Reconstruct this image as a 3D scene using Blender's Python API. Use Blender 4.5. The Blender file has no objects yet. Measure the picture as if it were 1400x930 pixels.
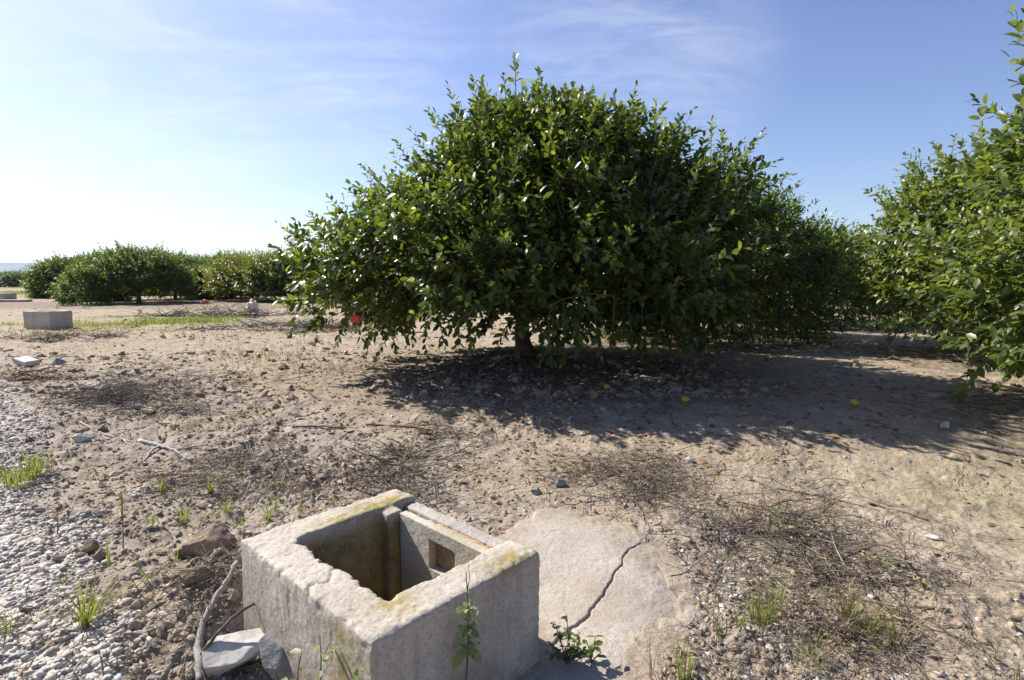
import bpy, bmesh, math, random
import numpy as np
from mathutils import Vector, Matrix

sc = bpy.context.scene
COL = sc.collection
R = math.radians
random.seed(7)
rng = np.random.default_rng(7)

# ------------------------------------------------------------------ camera
F_PX, HC = 760.0, 1.2                       # focal length in pixels of a 1400 px wide frame, eye height
PITCH = math.atan(82.0 / F_PX)
cam_d = bpy.data.cameras.new("camera")
cam = bpy.data.objects.new("camera", cam_d)
COL.objects.link(cam)
cam.location = (0, 0, HC)
cam.rotation_euler = (math.pi / 2 - PITCH, 0, 0)
cam_d.sensor_width = 36.0
cam_d.lens = 36.0 * F_PX / 1400.0
cam_d.clip_start = 0.02
cam_d.clip_end = 40000
sc.camera = cam

# ------------------------------------------------------------------ sky, sun, exposure
SUN_EL = R(41.0)
SUN_H = Vector((-0.85, 0.53, 0)).normalized()          # horizontal direction towards the sun
SUN_DIR = Vector((SUN_H.x * math.cos(SUN_EL), SUN_H.y * math.cos(SUN_EL), math.sin(SUN_EL)))
sun_d = bpy.data.lights.new("sun", 'SUN')
sun_d.energy = 4.5
sun_d.angle = R(0.53)
sun_d.color = (1.0, 0.95, 0.88)
sun = bpy.data.objects.new("sun", sun_d)
COL.objects.link(sun)
sun.rotation_euler = SUN_DIR.to_track_quat('Z', 'Y').to_euler()
sun.location = SUN_DIR * 50

world = bpy.data.worlds.new("World")
sc.world = world
world.use_nodes = True
wt = world.node_tree
wt.nodes.clear()
w_out = wt.nodes.new('ShaderNodeOutputWorld')
w_bg = wt.nodes.new('ShaderNodeBackground')
w_sky = wt.nodes.new('ShaderNodeTexSky')
w_sky.sky_type = 'NISHITA'
w_sky.sun_disc = False
w_sky.sun_elevation = SUN_EL
w_sky.sun_rotation = math.atan2(SUN_H.x, SUN_H.y)
w_sky.altitude = 50
w_sky.air_density = 1.0
w_sky.dust_density = 0.7
w_sky.ozone_density = 3.0
w_bg.inputs['Strength'].default_value = 0.058


def wn(t, **kw):
    n = wt.nodes.new(t)
    for k, v in kw.items():
        setattr(n, k, v)
    return n


# thin cirrus: noise on the plane the clouds lie in (direction divided by its height)
tc = wn('ShaderNodeTexCoord')
sep = wn('ShaderNodeSeparateXYZ')
wt.links.new(tc.outputs['Generated'], sep.inputs[0])
zz = wn('ShaderNodeMath', operation='MAXIMUM'); zz.inputs[1].default_value = 0.02
wt.links.new(sep.outputs['Z'], zz.inputs[0])
zp = wn('ShaderNodeMath', operation='ADD'); zp.inputs[1].default_value = 0.10
wt.links.new(zz.outputs[0], zp.inputs[0])
dx = wn('ShaderNodeMath', operation='DIVIDE'); dy = wn('ShaderNodeMath', operation='DIVIDE')
wt.links.new(sep.outputs['X'], dx.inputs[0]); wt.links.new(zp.outputs[0], dx.inputs[1])
wt.links.new(sep.outputs['Y'], dy.inputs[0]); wt.links.new(zp.outputs[0], dy.inputs[1])
comb = wn('ShaderNodeCombineXYZ')
wt.links.new(dx.outputs[0], comb.inputs['X']); wt.links.new(dy.outputs[0], comb.inputs['Y'])


def cirrus(rot, scale, loc, lo, hi, dist=1.2):
    m = wn('ShaderNodeMapping')
    m.inputs['Rotation'].default_value = (0, 0, rot)
    m.inputs['Scale'].default_value = scale
    m.inputs['Location'].default_value = loc
    wt.links.new(comb.outputs[0], m.inputs['Vector'])
    n = wn('ShaderNodeTexNoise')
    n.inputs['Scale'].default_value = 1.0
    n.inputs['Detail'].default_value = 9
    n.inputs['Roughness'].default_value = 0.62
    n.inputs['Distortion'].default_value = dist
    wt.links.new(m.outputs[0], n.inputs['Vector'])
    r = wn('ShaderNodeMapRange'); r.interpolation_type = 'SMOOTHSTEP'
    r.inputs['From Min'].default_value = lo; r.inputs['From Max'].default_value = hi
    wt.links.new(n.outputs['Fac'], r.inputs['Value'])
    return r.outputs[0]




def patch(px, py, inner, outer):
    """1 inside a soft cone of sky around one bearing"""
    u = (px - 700) / F_PX; v = (465 - py) / F_PX
    d = Vector((u, math.cos(PITCH) + v * math.sin(PITCH), -math.sin(PITCH) + v * math.cos(PITCH))).normalized()
    n = wn('ShaderNodeVectorMath', operation='DOT_PRODUCT')
    n.inputs[1].default_value = d
    nv = wn('ShaderNodeVectorMath', operation='NORMALIZE')
    wt.links.new(tc.outputs['Generated'], nv.inputs[0]); wt.links.new(nv.outputs[0], n.inputs[0])
    r = wn('ShaderNodeMapRange'); r.interpolation_type = 'SMOOTHSTEP'
    r.inputs['From Min'].default_value = math.cos(R(outer)); r.inputs['From Max'].default_value = math.cos(R(inner))
    wt.links.new(n.outputs['Value'], r.inputs['Value'])
    return r.outputs[0]


def wmath(op, a, b):
    n = wn('ShaderNodeMath', operation=op)
    for i, x in enumerate((a, b)):
        if isinstance(x, (int, float)): n.inputs[i].default_value = x
        else: wt.links.new(x, n.inputs[i])
    return n.outputs[0]


cov = wmath('MAXIMUM', wmath('MULTIPLY', patch(130, 150, 0, 20), 0.50), wmath('MULTIPLY', patch(450, 25, 0, 18), 0.34))
cov = wmath('MAXIMUM', cov, wmath('MULTIPLY', patch(850, 70, 0, 16), 0.34))
c4 = cirrus(R(-30), (2.4, 4.4, 1), (1.3, 0.2, 0), 0.38, 0.72, 1.6)
c5 = cirrus(R(-38), (0.9, 1.9, 1), (0.4, 2.2, 0), 0.36, 0.78, 1.0)
wisps = wmath('MULTIPLY', cov, wmath('ADD', wmath('MULTIPLY', c4, 0.45), wmath('MULTIPLY', c5, 0.75)))
low = wmath('MULTIPLY', wmath('MULTIPLY', patch(120, 330, 3, 34), 0.10), wmath('ADD', 0.55, wmath('MULTIPLY', c5, 0.45)))
wisps = wmath('MINIMUM', wmath('ADD', wisps, low), 1.0)
w_hsv = wn('ShaderNodeHueSaturation')
w_hsv.inputs['Hue'].default_value = 0.516
w_hsv.inputs['Saturation'].default_value = 1.04
w_hsv.inputs['Value'].default_value = 1.30
wt.links.new(w_sky.outputs[0], w_hsv.inputs['Color'])
w_mix = wn('ShaderNodeMixRGB')
w_mix.inputs['Color2'].default_value = (8.0, 8.4, 8.8, 1)
wt.links.new(wisps, w_mix.inputs['Fac'])
wt.links.new(w_hsv.outputs[0], w_mix.inputs['Color1'])
wt.links.new(w_mix.outputs[0], w_bg.inputs['Color'])
wt.links.new(w_bg.outputs[0], w_out.inputs['Surface'])

sc.view_settings.view_transform = 'Standard'
sc.view_settings.look = 'None'
sc.view_settings.gamma = 1.0
sc.view_settings.use_curve_mapping = False
sc.view_settings.exposure = 1.12
sc.render.engine = 'CYCLES'
sc.cycles.max_bounces = 9
sc.cycles.diffuse_bounces = 5
sc.cycles.glossy_bounces = 2
sc.cycles.transmission_bounces = 5
sc.cycles.volume_bounces = 0
sc.cycles.caustics_reflective = False
sc.cycles.caustics_refractive = False

# ------------------------------------------------------------------ noise and ground height
def _hash(ix, iy, seed):
    h = (ix.astype(np.int64) * 374761393 + iy.astype(np.int64) * 668265263 + seed * 974711) & 0xFFFFFFFF
    h = ((h ^ (h >> 13)) * 1274126177) & 0xFFFFFFFF
    h = ((h ^ (h >> 16)) * 2246822519) & 0xFFFFFFFF
    return ((h ^ (h >> 15)) & 0xFFFFFF) / float(0xFFFFFF)


def vnoise(x, y, seed=0):
    x = np.asarray(x, float); y = np.asarray(y, float)
    ix = np.floor(x); iy = np.floor(y)
    fx = x - ix; fy = y - iy
    fx = fx * fx * fx * (fx * (fx * 6 - 15) + 10)
    fy = fy * fy * fy * (fy * (fy * 6 - 15) + 10)
    a = _hash(ix, iy, seed); b = _hash(ix + 1, iy, seed)
    c = _hash(ix, iy + 1, seed); d = _hash(ix + 1, iy + 1, seed)
    return (a + (b - a) * fx) * (1 - fy) + (c + (d - c) * fx) * fy


def fbm(x, y, seed=0, octv=3):
    s = np.zeros(np.shape(x)); a = 0.5; t = 0
    for o in range(octv):
        s = s + a * vnoise(x, y, seed + o * 17)
        t += a
        x, y = (x * 0.8 - y * 0.6) * 2.03 + 3.1, (x * 0.6 + y * 0.8) * 2.03 - 1.7
        a *= 0.5
    return s / t - 0.5


def vnoise3(p, seed=0):
    z = np.floor(p[:, 2]); f = p[:, 2] - z
    f = f * f * (3 - 2 * f)
    a = np.array([vnoise(p[:, 0] + 17.3 * (z + k), p[:, 1] - 9.7 * (z + k), seed) for k in (0, 1)])
    return a[0] * (1 - f) + a[1] * f


def fbm3(p, seed=0, octv=3):
    s = 0; a = 0.5; t = 0
    for o in range(octv):
        s = s + a * vnoise3(p, seed + o * 31); t += a
        p = p * 2.07 + 5.3; a *= 0.5
    return s / t - 0.5


def sstep(v, lo, hi):
    t = np.clip((v - lo) / (hi - lo), 0, 1)
    return t * t * (3 - 2 * t)


def ray(px, py):
    u = (px - 700) / F_PX; v = (465 - py) / F_PX
    return np.array([u, math.cos(PITCH) + v * math.sin(PITCH), -math.sin(PITCH) + v * math.cos(PITCH)])


def plane_at(px, py, z=0.0):
    d = ray(px, py); t = (z - HC) / d[2]
    return np.array([d[0] * t, d[1] * t, z])


def depth_at(px, py, D):
    d = ray(px, py); t = D / d[1]
    return np.array([d[0] * t, D, HC + d[2] * t])


# irrigation chamber frame, on the plane of its rim
ZT = 0.37
BF = plane_at(507, 880, ZT)[:2]; BR_ = plane_at(733, 757, ZT)[:2]
BU = (BR_ - BF) / np.linalg.norm(BR_ - BF); BV = np.array([-BU[1], BU[0]])


def box_uv(x, y):
    return (x - BF[0]) * BU[0] + (y - BF[1]) * BU[1], (x - BF[0]) * BV[0] + (y - BF[1]) * BV[1]


def box_xy(u, v):
    return BF + BU * u + BV * v


SLAB_PX = [(672, 735), (700, 718), (738, 697), (765, 693), (800, 700), (868, 709), (893, 724), (912, 745), (938, 772), (946, 800),
           (935, 850), (905, 900), (880, 960), (820, 1040), (720, 1060), (690, 1000), (700, 850)]
SLAB = np.array([plane_at(a, b, 0.03)[:2] for a, b in SLAB_PX])


def poly_sd(x, y, P):
    """signed distance to a polygon, negative inside"""
    x = np.asarray(x, float); y = np.asarray(y, float)
    d = np.full(x.shape, 1e9); inside = np.zeros(x.shape, bool)
    n = len(P)
    for i in range(n):
        a = P[i]; b = P[(i + 1) % n]
        e = b - a
        t = np.clip(((x - a[0]) * e[0] + (y - a[1]) * e[1]) / (e @ e), 0, 1)
        d = np.minimum(d, np.hypot(x - a[0] - e[0] * t, y - a[1] - e[1] * t))
        c = (a[1] > y) != (b[1] > y)
        with np.errstate(divide='ignore', invalid='ignore'):
            xi = (b[0] - a[0]) * (y - a[1]) / (b[1] - a[1] if b[1] != a[1] else 1e-9) + a[0]
        inside ^= c & (x < xi)
    return np.where(inside, -d, d)


def track_e(x, y):
    """metres inside the gravel track (positive) or beyond its edge"""
    return (-x - 1.0 - 0.95 * (y - 1.67)) * 0.725


def gravel_mask(x, y):
    e = track_e(x, y) + fbm(x * 1.3, y * 1.3, 77, 3) * 0.9
    return sstep(e, 0.12, 0.62)


def ground_h(x, y, fine=True):
    x = np.asarray(x, float); y = np.asarray(y, float)
    r = np.hypot(x, y)
    e = track_e(x, y)
    z = 0.12 * sstep(y, 3.0, 5.2)
    z = z + 0.07 * sstep(e, -0.3, 1.0) * sstep(y, 0.5, 3) + 0.14 * sstep(e, 0.2, 1.8) * sstep(y, 3, 8)
    z = z + fbm(x * 0.5, y * 0.5, 1, 2) * 0.09 * sstep(r, 2.5, 6) * (1 - sstep(r, 14, 24))
    # soil banked up against the left of the chamber and behind it
    u, v = box_uv(x, y)
    z = z + 0.15 * np.exp(-(((u - 0.10) / 0.42) ** 2 + ((v - 1.02) / 0.30) ** 2))
    z = z + 0.05 * np.exp(-(((u - 0.80) / 0.25) ** 2 + ((v - 0.55) / 0.5) ** 2))
    # low bund along the row of trees, ploughed shallow furrow in front
    sd = poly_sd(x, y, SLAB)
    calm = sstep(sd, -0.10, 0.10); ragged = sd + 0.16 * sstep(x, 0.1, 0.4) * (fbm(x * 5, y * 5, 57, 3) + 0.12) + 0.05 * fbm(x * 17, y * 17, 58, 2)
    under = 1 - sstep(ragged, -0.12, -0.05)
    if fine:
        gm = gravel_mask(x, y)
        smooth_zone = sstep(x - 0.25 * y, 0.1, 1.6) * sstep(y, 1.2, 2.4)
        rough = (1 - 0.55 * smooth_zone) * (0.55 + 1.0 * sstep(fbm(x * 0.9, y * 0.9, 5, 2), -0.15, 0.25))
        far = np.clip(14 / np.maximum(r, 1), 0, 1)
        n2 = fbm(x * 2.6, y * 2.6, 11, 3) * 0.055
        n3 = np.maximum(fbm(x * 9, y * 9, 23, 3), -0.05) * 0.060 * (1 - 0.6 * gm)
        n4 = np.maximum(fbm(x * 27, y * 27, 41, 3), 0.0) * 0.034
        n5 = fbm(x * 70, y * 70, 51, 2) * 0.007
        z = z + calm * rough * (n2 + (n3 + n4) * far + n5 * far * far)
    z = z - 0.05 * under
    pit = sstep(u, 0.08, 0.14) * sstep(0.56 - u, 0.0, 0.06) * sstep(v, 0.08, 0.14) * sstep(0.70 - v, 0.0, 0.06)
    z = z * (1 - pit) - 0.55 * pit
    return z


def G(px, py):
    """point of the ground seen at a pixel of the 1400 px photograph"""
    z = 0.0
    for _ in range(12):
        p = plane_at(px, py, z)
        z = 0.5 * z + 0.5 * float(ground_h(p[0], p[1], False))
    p = plane_at(px, py, z)
    p[2] = float(ground_h(p[0], p[1]))
    if float(poly_sd(p[0], p[1], SLAB)) < -0.10: p[2] = max(p[2], 0.012)
    return p


# ------------------------------------------------------------------ mesh helpers
def make_mesh(name, V, tris=None, quads=None, smooth=True, attrs=None):
    V = np.ascontiguousarray(V, dtype=np.float32)
    parts = []
    counts = []
    if quads is not None and len(quads):
        parts.append(np.asarray(quads, np.int32).ravel()); counts.append(np.full(len(quads), 4, np.int32))
    if tris is not None and len(tris):
        parts.append(np.asarray(tris, np.int32).ravel()); counts.append(np.full(len(tris), 3, np.int32))
    loops = np.concatenate(parts); cnt = np.concatenate(counts)
    me = bpy.data.meshes.new(name)
    me.vertices.add(len(V)); me.vertices.foreach_set("co", V.ravel())
    me.loops.add(len(loops)); me.loops.foreach_set("vertex_index", loops)
    me.polygons.add(len(cnt))
    st = np.zeros(len(cnt), np.int32); st[1:] = np.cumsum(cnt)[:-1]
    me.polygons.foreach_set("loop_start", st)
    me.polygons.foreach_set("use_smooth", np.full(len(cnt), smooth, bool))
    if attrs:
        for k, a in attrs.items():
            at = me.attributes.new(k, 'FLOAT', 'POINT')
            at.data.foreach_set("value", np.ascontiguousarray(a, dtype=np.float32))
    me.update(calc_edges=True)
    me.validate()
    return me


def link(name, me, mat=None, parent=None, loc=None):
    o = bpy.data.objects.new(name, me)
    COL.objects.link(o)
    if mat is not None and me is not None and len(me.materials) == 0:
        me.materials.append(mat)
    if parent is not None:
        o.parent = parent
    if loc is not None:
        o.location = loc
    return o


def tag(o, label=None, cat=None, group=None, kind=None):
    if label: o["label"] = label
    if cat: o["category"] = cat
    if group: o["group"] = group
    if kind: o["kind"] = kind
    return o


def thing(name, loc, label, cat, group=None):
    o = bpy.data.objects.new(name, None)
    o.empty_display_size = 0.1
    COL.objects.link(o)
    o.location = loc
    return tag(o, label, cat, group)


class MB:
    """collects vertices, triangles and quads of one mesh"""
    def __init__(self):
        self.V = []; self.T = []; self.Q = []; self.n = 0; self.A = {}

    def add(self, V, tris=None, quads=None, **attrs):
        V = np.asarray(V, float)
        if tris is not None and len(tris): self.T.append(np.asarray(tris) + self.n)
        if quads is not None and len(quads): self.Q.append(np.asarray(quads) + self.n)
        for k, a in attrs.items():
            self.A.setdefault(k, []).append(np.broadcast_to(np.asarray(a, float), (len(V),)))
        self.V.append(V); self.n += len(V)

    def tube(self, pts, rad, sides=6, cap=True, **attrs):
        pts = np.asarray(pts, float); k = len(pts)
        rad = np.broadcast_to(np.asarray(rad, float), (k,))
        tan = np.gradient(pts, axis=0)
        tan /= np.linalg.norm(tan, axis=1)[:, None] + 1e-12
        ref = np.array([0.31, 0.17, 0.93]) if abs(tan[0][2]) < 0.9 else np.array([1.0, 0.1, 0])
        a = np.cross(tan, ref); a /= np.linalg.norm(a, axis=1)[:, None] + 1e-12
        b = np.cross(tan, a)
        th = np.arange(sides) * 2 * math.pi / sides
        ring = pts[:, None, :] + rad[:, None, None] * (np.cos(th)[None, :, None] * a[:, None, :] + np.sin(th)[None, :, None] * b[:, None, :])
        V = ring.reshape(-1, 3)
        i = np.arange(k - 1)[:, None] * sides; j = np.arange(sides)[None, :]; j2 = (j + 1) % sides
        Q = np.stack([i + j, i + j2, i + sides + j2, i + sides + j], -1).reshape(-1, 4)
        T = []
        if cap:
            T = [(0, x + 1, x) for x in range(1, sides - 1)] + [((k - 1) * sides, (k - 1) * sides + x, (k - 1) * sides + x + 1) for x in range(1, sides - 1)]
        self.add(V, T, Q, **attrs)

    def mesh(self, name, smooth=True):
        return make_mesh(name, np.concatenate(self.V), np.concatenate(self.T) if self.T else None,
                         np.concatenate(self.Q) if self.Q else None, smooth,
                         {k: np.concatenate(a) for k, a in self.A.items()})

    def build(self, name, mat, parent=None, smooth=True, loc=None):
        return link(name, self.mesh(name, smooth), mat, parent, loc)


# ------------------------------------------------------------------ materials
def new_mat(name):
    m = bpy.data.materials.new(name)
    m.use_nodes = True
    nt = m.node_tree
    b = nt.nodes["Principled BSDF"]
    return m, nt, b


class NT:
    def __init__(self, nt): self.nt = nt
    def n(self, t, **kw):
        x = self.nt.nodes.new(t)
        for k, v in kw.items(): setattr(x, k, v)
        return x
    def l(self, a, b): self.nt.links.new(a, b)
    def coord(self): return self.n('ShaderNodeTexCoord').outputs['Object']
    def noise(self, vec, scale, detail=5, rough=0.55, dist=0.0):
        x = self.n('ShaderNodeTexNoise')
        x.inputs['Scale'].default_value = scale; x.inputs['Detail'].default_value = detail
        x.inputs['Roughness'].default_value = rough; x.inputs['Distortion'].default_value = dist
        self.l(vec, x.inputs['Vector']); return x.outputs['Fac']
    def voro(self, vec, scale, feature='F1', out='Distance'):
        x = self.n('ShaderNodeTexVoronoi'); x.feature = feature
        x.inputs['Scale'].default_value = scale
        self.l(vec, x.inputs['Vector']); return x.outputs[out]
    def ramp(self, fac, stops):
        x = self.n('ShaderNodeValToRGB')
        el = x.color_ramp.elements
        while len(el) < len(stops): el.new(0.5)
        for e, (p, c) in zip(el, stops):
            e.position = p; e.color = (*c, 1) if len(c) == 3 else c
        self.l(fac, x.inputs['Fac']); return x.outputs['Color']
    def mr(self, v, a, b, c=0.0, d=1.0, smooth=True):
        x = self.n('ShaderNodeMapRange')
        if smooth: x.interpolation_type = 'SMOOTHSTEP'
        x.inputs['From Min'].default_value = a; x.inputs['From Max'].default_value = b
        x.inputs['To Min'].default_value = c; x.inputs['To Max'].default_value = d
        self.l(v, x.inputs['Value']); return x.outputs[0]
    def mix(self, f, a, b, mode='MIX'):
        x = self.n('ShaderNodeMixRGB', blend_type=mode)
        for i, s in (('Fac', f), ('Color1', a), ('Color2', b)):
            if isinstance(s, (int, float)): x.inputs[i].default_value = s
            elif isinstance(s, tuple): x.inputs[i].default_value = (*s, 1)
            else: self.l(s, x.inputs[i])
        return x.outputs[0]
    def math(self, op, a, b=0.0):
        x = self.n('ShaderNodeMath', operation=op)
        for i, s in enumerate((a, b)):
            if isinstance(s, (int, float)): x.inputs[i].default_value = s
            else: self.l(s, x.inputs[i])
        return x.outputs[0]
    def attr(self, name):
        x = self.n('ShaderNodeAttribute'); x.attribute_name = name
        return x.outputs['Fac']
    def bump(self, h, strength, dist, prev=None):
        x = self.n('ShaderNodeBump')
        x.inputs['Strength'].default_value = strength; x.inputs['Distance'].default_value = dist
        self.l(h, x.inputs['Height'])
        if prev is not None: self.l(prev, x.inputs['Normal'])
        return x.outputs['Normal']


def soil_nodes(k, vec):
    big = k.noise(vec, 0.55, 4, 0.6)
    mid = k.noise(vec, 5.0, 6, 0.62)
    fine = k.noise(vec, 60.0, 5, 0.7)
    c = k.ramp(mid, [(0.28, (0.200, 0.158, 0.113)), (0.5, (0.315, 0.255, 0.188)), (0.75, (0.415, 0.345, 0.262))])
    c = k.mix(k.mr(big, 0.4, 0.7), c, (0.318, 0.245, 0.160), 'MIX')
    c2 = k.ramp(fine, [(0.30, (0.45, 0.43, 0.42)), (0.5, (1, 1, 1)), (0.72, (1.28, 1.26, 1.22))])
    c = k.mix(0.75, c, c2, 'MULTIPLY')
    return c, mid, fine


def mat_ground():
    m, nt, b = new_mat("dry_soil")
    k = NT(nt); vec = k.coord()
    c, mid, fine = soil_nodes(k, vec)
    # greyer ashy soil on the near headland, pale grit on the track
    ash = k.math('MULTIPLY', k.attr("ash"), k.mr(k.noise(vec, 1.7, 5, 0.6), 0.36, 0.62))
    c = k.mix(k.math('MULTIPLY', ash, 0.75), c, k.mix(k.mr(mid, 0.3, 0.7), (0.20, 0.172, 0.148), (0.37, 0.325, 0.28)))
    cell = k.voro(vec, 42.0, 'F1', 'Color')
    gcol = k.ramp(cell, [(0.1, (0.25, 0.23, 0.21)), (0.45, (0.46, 0.43, 0.39)), (0.8, (0.60, 0.57, 0.52))])
    c = k.mix(k.math('MULTIPLY', k.attr("gravel"), 0.75), c, gcol)
    # scattered dark specks of leaf crumbs and soil crumbs
    sp = k.mr(k.voro(vec, 17.0), 0.10, 0.17, 1.0, 0.0)
    sp2 = k.mr(k.noise(vec, 2.1, 3), 0.45, 0.62)
    c = k.mix(k.math('MULTIPLY', k.math('MULTIPLY', sp, sp2), 0.55), c, (0.10, 0.075, 0.055))
    litter_shade = k.math('MULTIPLY', k.attr("litter"), k.mr(k.noise(vec, 14.0, 5, 0.7), 0.38, 0.60))
    c = k.mix(k.math('MULTIPLY', litter_shade, 0.85), c, (0.100, 0.075, 0.052))  # leaf litter, its brown deepened to paint extra shade under the trees
    gr = k.math('MULTIPLY', k.attr("green"), k.mr(k.noise(vec, 1.4, 5, 0.65), 0.40, 0.62))
    c = k.mix(k.math('MULTIPLY', gr, 0.75), c, k.mix(k.noise(vec, 3.0), (0.10, 0.14, 0.035), (0.30, 0.26, 0.11)))
    k.l(c, b.inputs['Base Color'])
    b.inputs['Roughness'].default_value = 0.95
    b.inputs['Specular IOR Level'].default_value = 0.15
    n1 = k.bump(fine, 0.55, 0.012)
    n2 = k.bump(k.noise(vec, 22.0, 6, 0.65), 0.6, 0.03, n1)
    n3 = k.bump(k.noise(vec, 210.0, 2, 0.5), 0.5, 0.003, n2)
    k.l(n3, b.inputs['Normal'])
    return m


def mat_soil_lump():
    m, nt, b = new_mat("soil_lump"); k = NT(nt); vec = k.coord()
    c, mid, fine = soil_nodes(k, vec)
    tint = k.ramp(k.attr("rnd"), [(0.0, (0.78, 0.76, 0.75)), (0.5, (0.98, 0.97, 0.96)), (1.0, (1.14, 1.13, 1.12))])
    c = k.mix(1.0, c, tint, 'MULTIPLY')
    k.l(c, b.inputs['Base Color']); b.inputs['Roughness'].default_value = 0.95
    b.inputs['Specular IOR Level'].default_value = 0.12
    k.l(k.bump(k.noise(vec, 70.0, 5, 0.65), 0.6, 0.01), b.inputs['Normal'])
    return m


def mat_pebble():
    m, nt, b = new_mat("pebble_stone"); k = NT(nt); vec = k.coord()
    c = k.ramp(k.attr("rnd"), [(0.0, (0.24, 0.225, 0.205)), (0.18, (0.36, 0.335, 0.30)), (0.42, (0.46, 0.42, 0.36)), (0.62, (0.51, 0.46, 0.385)),
                               (0.78, (0.55, 0.53, 0.48)), (0.90, (0.44, 0.35, 0.28)), (1.0, (0.62, 0.61, 0.57))])
    c = k.mix(0.5, c, k.ramp(k.noise(vec, 90, 4), [(0.3, (0.7, 0.68, 0.66)), (0.7, (1.15, 1.13, 1.1))]), 'MULTIPLY')
    k.l(c, b.inputs['Base Color']); b.inputs['Roughness'].default_value = 0.8
    b.inputs['Specular IOR Level'].default_value = 0.3
    k.l(k.bump(k.noise(vec, 160.0, 4, 0.6), 0.4, 0.004), b.inputs['Normal'])
    return m


def mat_concrete(name, base, dark, scale=1.0, mossy=False):
    m, nt, b = new_mat(name); k = NT(nt); vec = k.coord()
    n = k.noise(vec, 3.2 * scale, 7, 0.62)
    c = k.ramp(n, [(0.3, dark), (0.55, base), (0.8, tuple(min(1, x * 1.18) for x in base))])
    g = k.voro(vec, 130 * scale, 'F1', 'Color')
    c = k.mix(0.55, c, k.ramp(g, [(0.1, (0.70, 0.68, 0.66)), (0.5, (1, 1, 1)), (0.9, (1.16, 1.15, 1.13))]), 'MULTIPLY')
    pits = k.mr(k.noise(vec, 95 * scale, 3, 0.5), 0.30, 0.40, 1.0, 0.0)
    c = k.mix(k.math('MULTIPLY', pits, 0.45), c, tuple(x * 0.5 for x in dark))
    # weather streaks running down the faces
    mp = k.n('ShaderNodeMapping'); mp.inputs['Scale'].default_value = (26, 26, 2.2); k.l(vec, mp.inputs['Vector'])
    st = k.mr(k.noise(mp.outputs[0], 1.0, 4, 0.6), 0.52, 0.72)
    if mossy:
        st = k.math('MULTIPLY', st, k.attr("side"))
        c = k.mix(k.math('MULTIPLY', st, 0.35), c, tuple(x * 0.62 for x in dark))
        mm = k.math('MULTIPLY', k.attr("moss"), k.mr(k.noise(vec, 26, 6, 0.68), 0.36, 0.62))
        c = k.mix(k.math('MINIMUM', k.math('MULTIPLY', mm, 1.1), 0.9), c,
                  k.mix(k.noise(vec, 14, 4), (0.15, 0.125, 0.02), (0.36, 0.27, 0.055)))
        al = k.math('MULTIPLY', k.attr("algae"), k.mr(k.noise(vec, 7, 6, 0.65), 0.25, 0.60, 0.45, 1.0))
        c = k.mix(k.math('MULTIPLY', al, 0.9), c, k.mix(k.mr(k.noise(vec, 9, 5, 0.7), 0.35, 0.68), (0.135, 0.110, 0.034), (0.33, 0.240, 0.062)))
    ag = k.voro(vec, 48 * scale, 'F1', 'Color')
    agd = k.mr(k.voro(vec, 48 * scale), 0.16, 0.26, 1.0, 0.0)
    c = k.mix(k.math('MULTIPLY', agd, 0.30), c, k.ramp(ag, [(0.2, tuple(x * 0.55 for x in dark)), (0.8, tuple(min(1, x * 1.35) for x in base))]))
    if mossy:
        dm = k.math('MULTIPLY', k.attr("dirt"), k.mr(k.noise(vec, 12, 6, 0.7), 0.30, 0.60))
        c = k.mix(k.math('MULTIPLY', dm, 0.85), c, k.mix(k.noise(vec, 40, 4), (0.20, 0.158, 0.113), (0.36, 0.295, 0.22)))
    k.l(c, b.inputs['Base Color'])
    b.inputs['Roughness'].default_value = 0.92; b.inputs['Specular IOR Level'].default_value = 0.2
    n1 = k.bump(k.noise(vec, 75 * scale, 6, 0.7), 0.65, 0.008)
    n2 = k.bump(pits, -0.4, 0.004, n1)
    k.l(n2, b.inputs['Normal'])
    return m


def mat_simple(name, stops, rough=0.8, scale=20, spec=0.3, attr=None, bump=0.0, sss=None):
    m, nt, b = new_mat(name); k = NT(nt); vec = k.coord()
    f = k.attr(attr) if attr else k.noise(vec, scale, 5, 0.6)
    c = k.ramp(f, stops)
    if attr:
        c = k.mix(0.5, c, k.ramp(k.noise(vec, scale, 4), [(0.3, (0.7, 0.7, 0.7)), (0.7, (1.15, 1.15, 1.15))]), 'MULTIPLY')
    k.l(c, b.inputs['Base Color']); b.inputs['Roughness'].default_value = rough
    b.inputs['Specular IOR Level'].default_value = spec
    if bump: k.l(k.bump(k.noise(vec, scale * 3, 5, 0.65), bump, 0.01), b.inputs['Normal'])
    return m


def mat_leaf(name, dark, mid, young, trans, rough=0.33, tfac=0.30, spec=0.5):
    m, nt, b = new_mat(name); k = NT(nt)
    c = k.ramp(k.attr("rnd"), [(0.0, dark), (0.55, mid), (0.92, tuple(0.5 * (x + y) for x, y in zip(mid, young))), (1.0, young)])
    age = k.attr("age")
    c = k.mix(age, c, young)
    k.l(c, b.inputs['Base Color'])
    b.inputs['Roughness'].default_value = rough
    b.inputs['Specular IOR Level'].default_value = spec
    tr = k.n('ShaderNodeBsdfTranslucent')
    k.l(k.mix(1.0, c, trans, 'MULTIPLY'), tr.inputs['Color'])
    mx = k.n('ShaderNodeMixShader'); mx.inputs['Fac'].default_value = tfac
    out = nt.nodes["Material Output"]
    k.l(b.outputs[0], mx.inputs[1]); k.l(tr.outputs[0], mx.inputs[2]); k.l(mx.outputs[0], out.inputs['Surface'])
    return m


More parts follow.
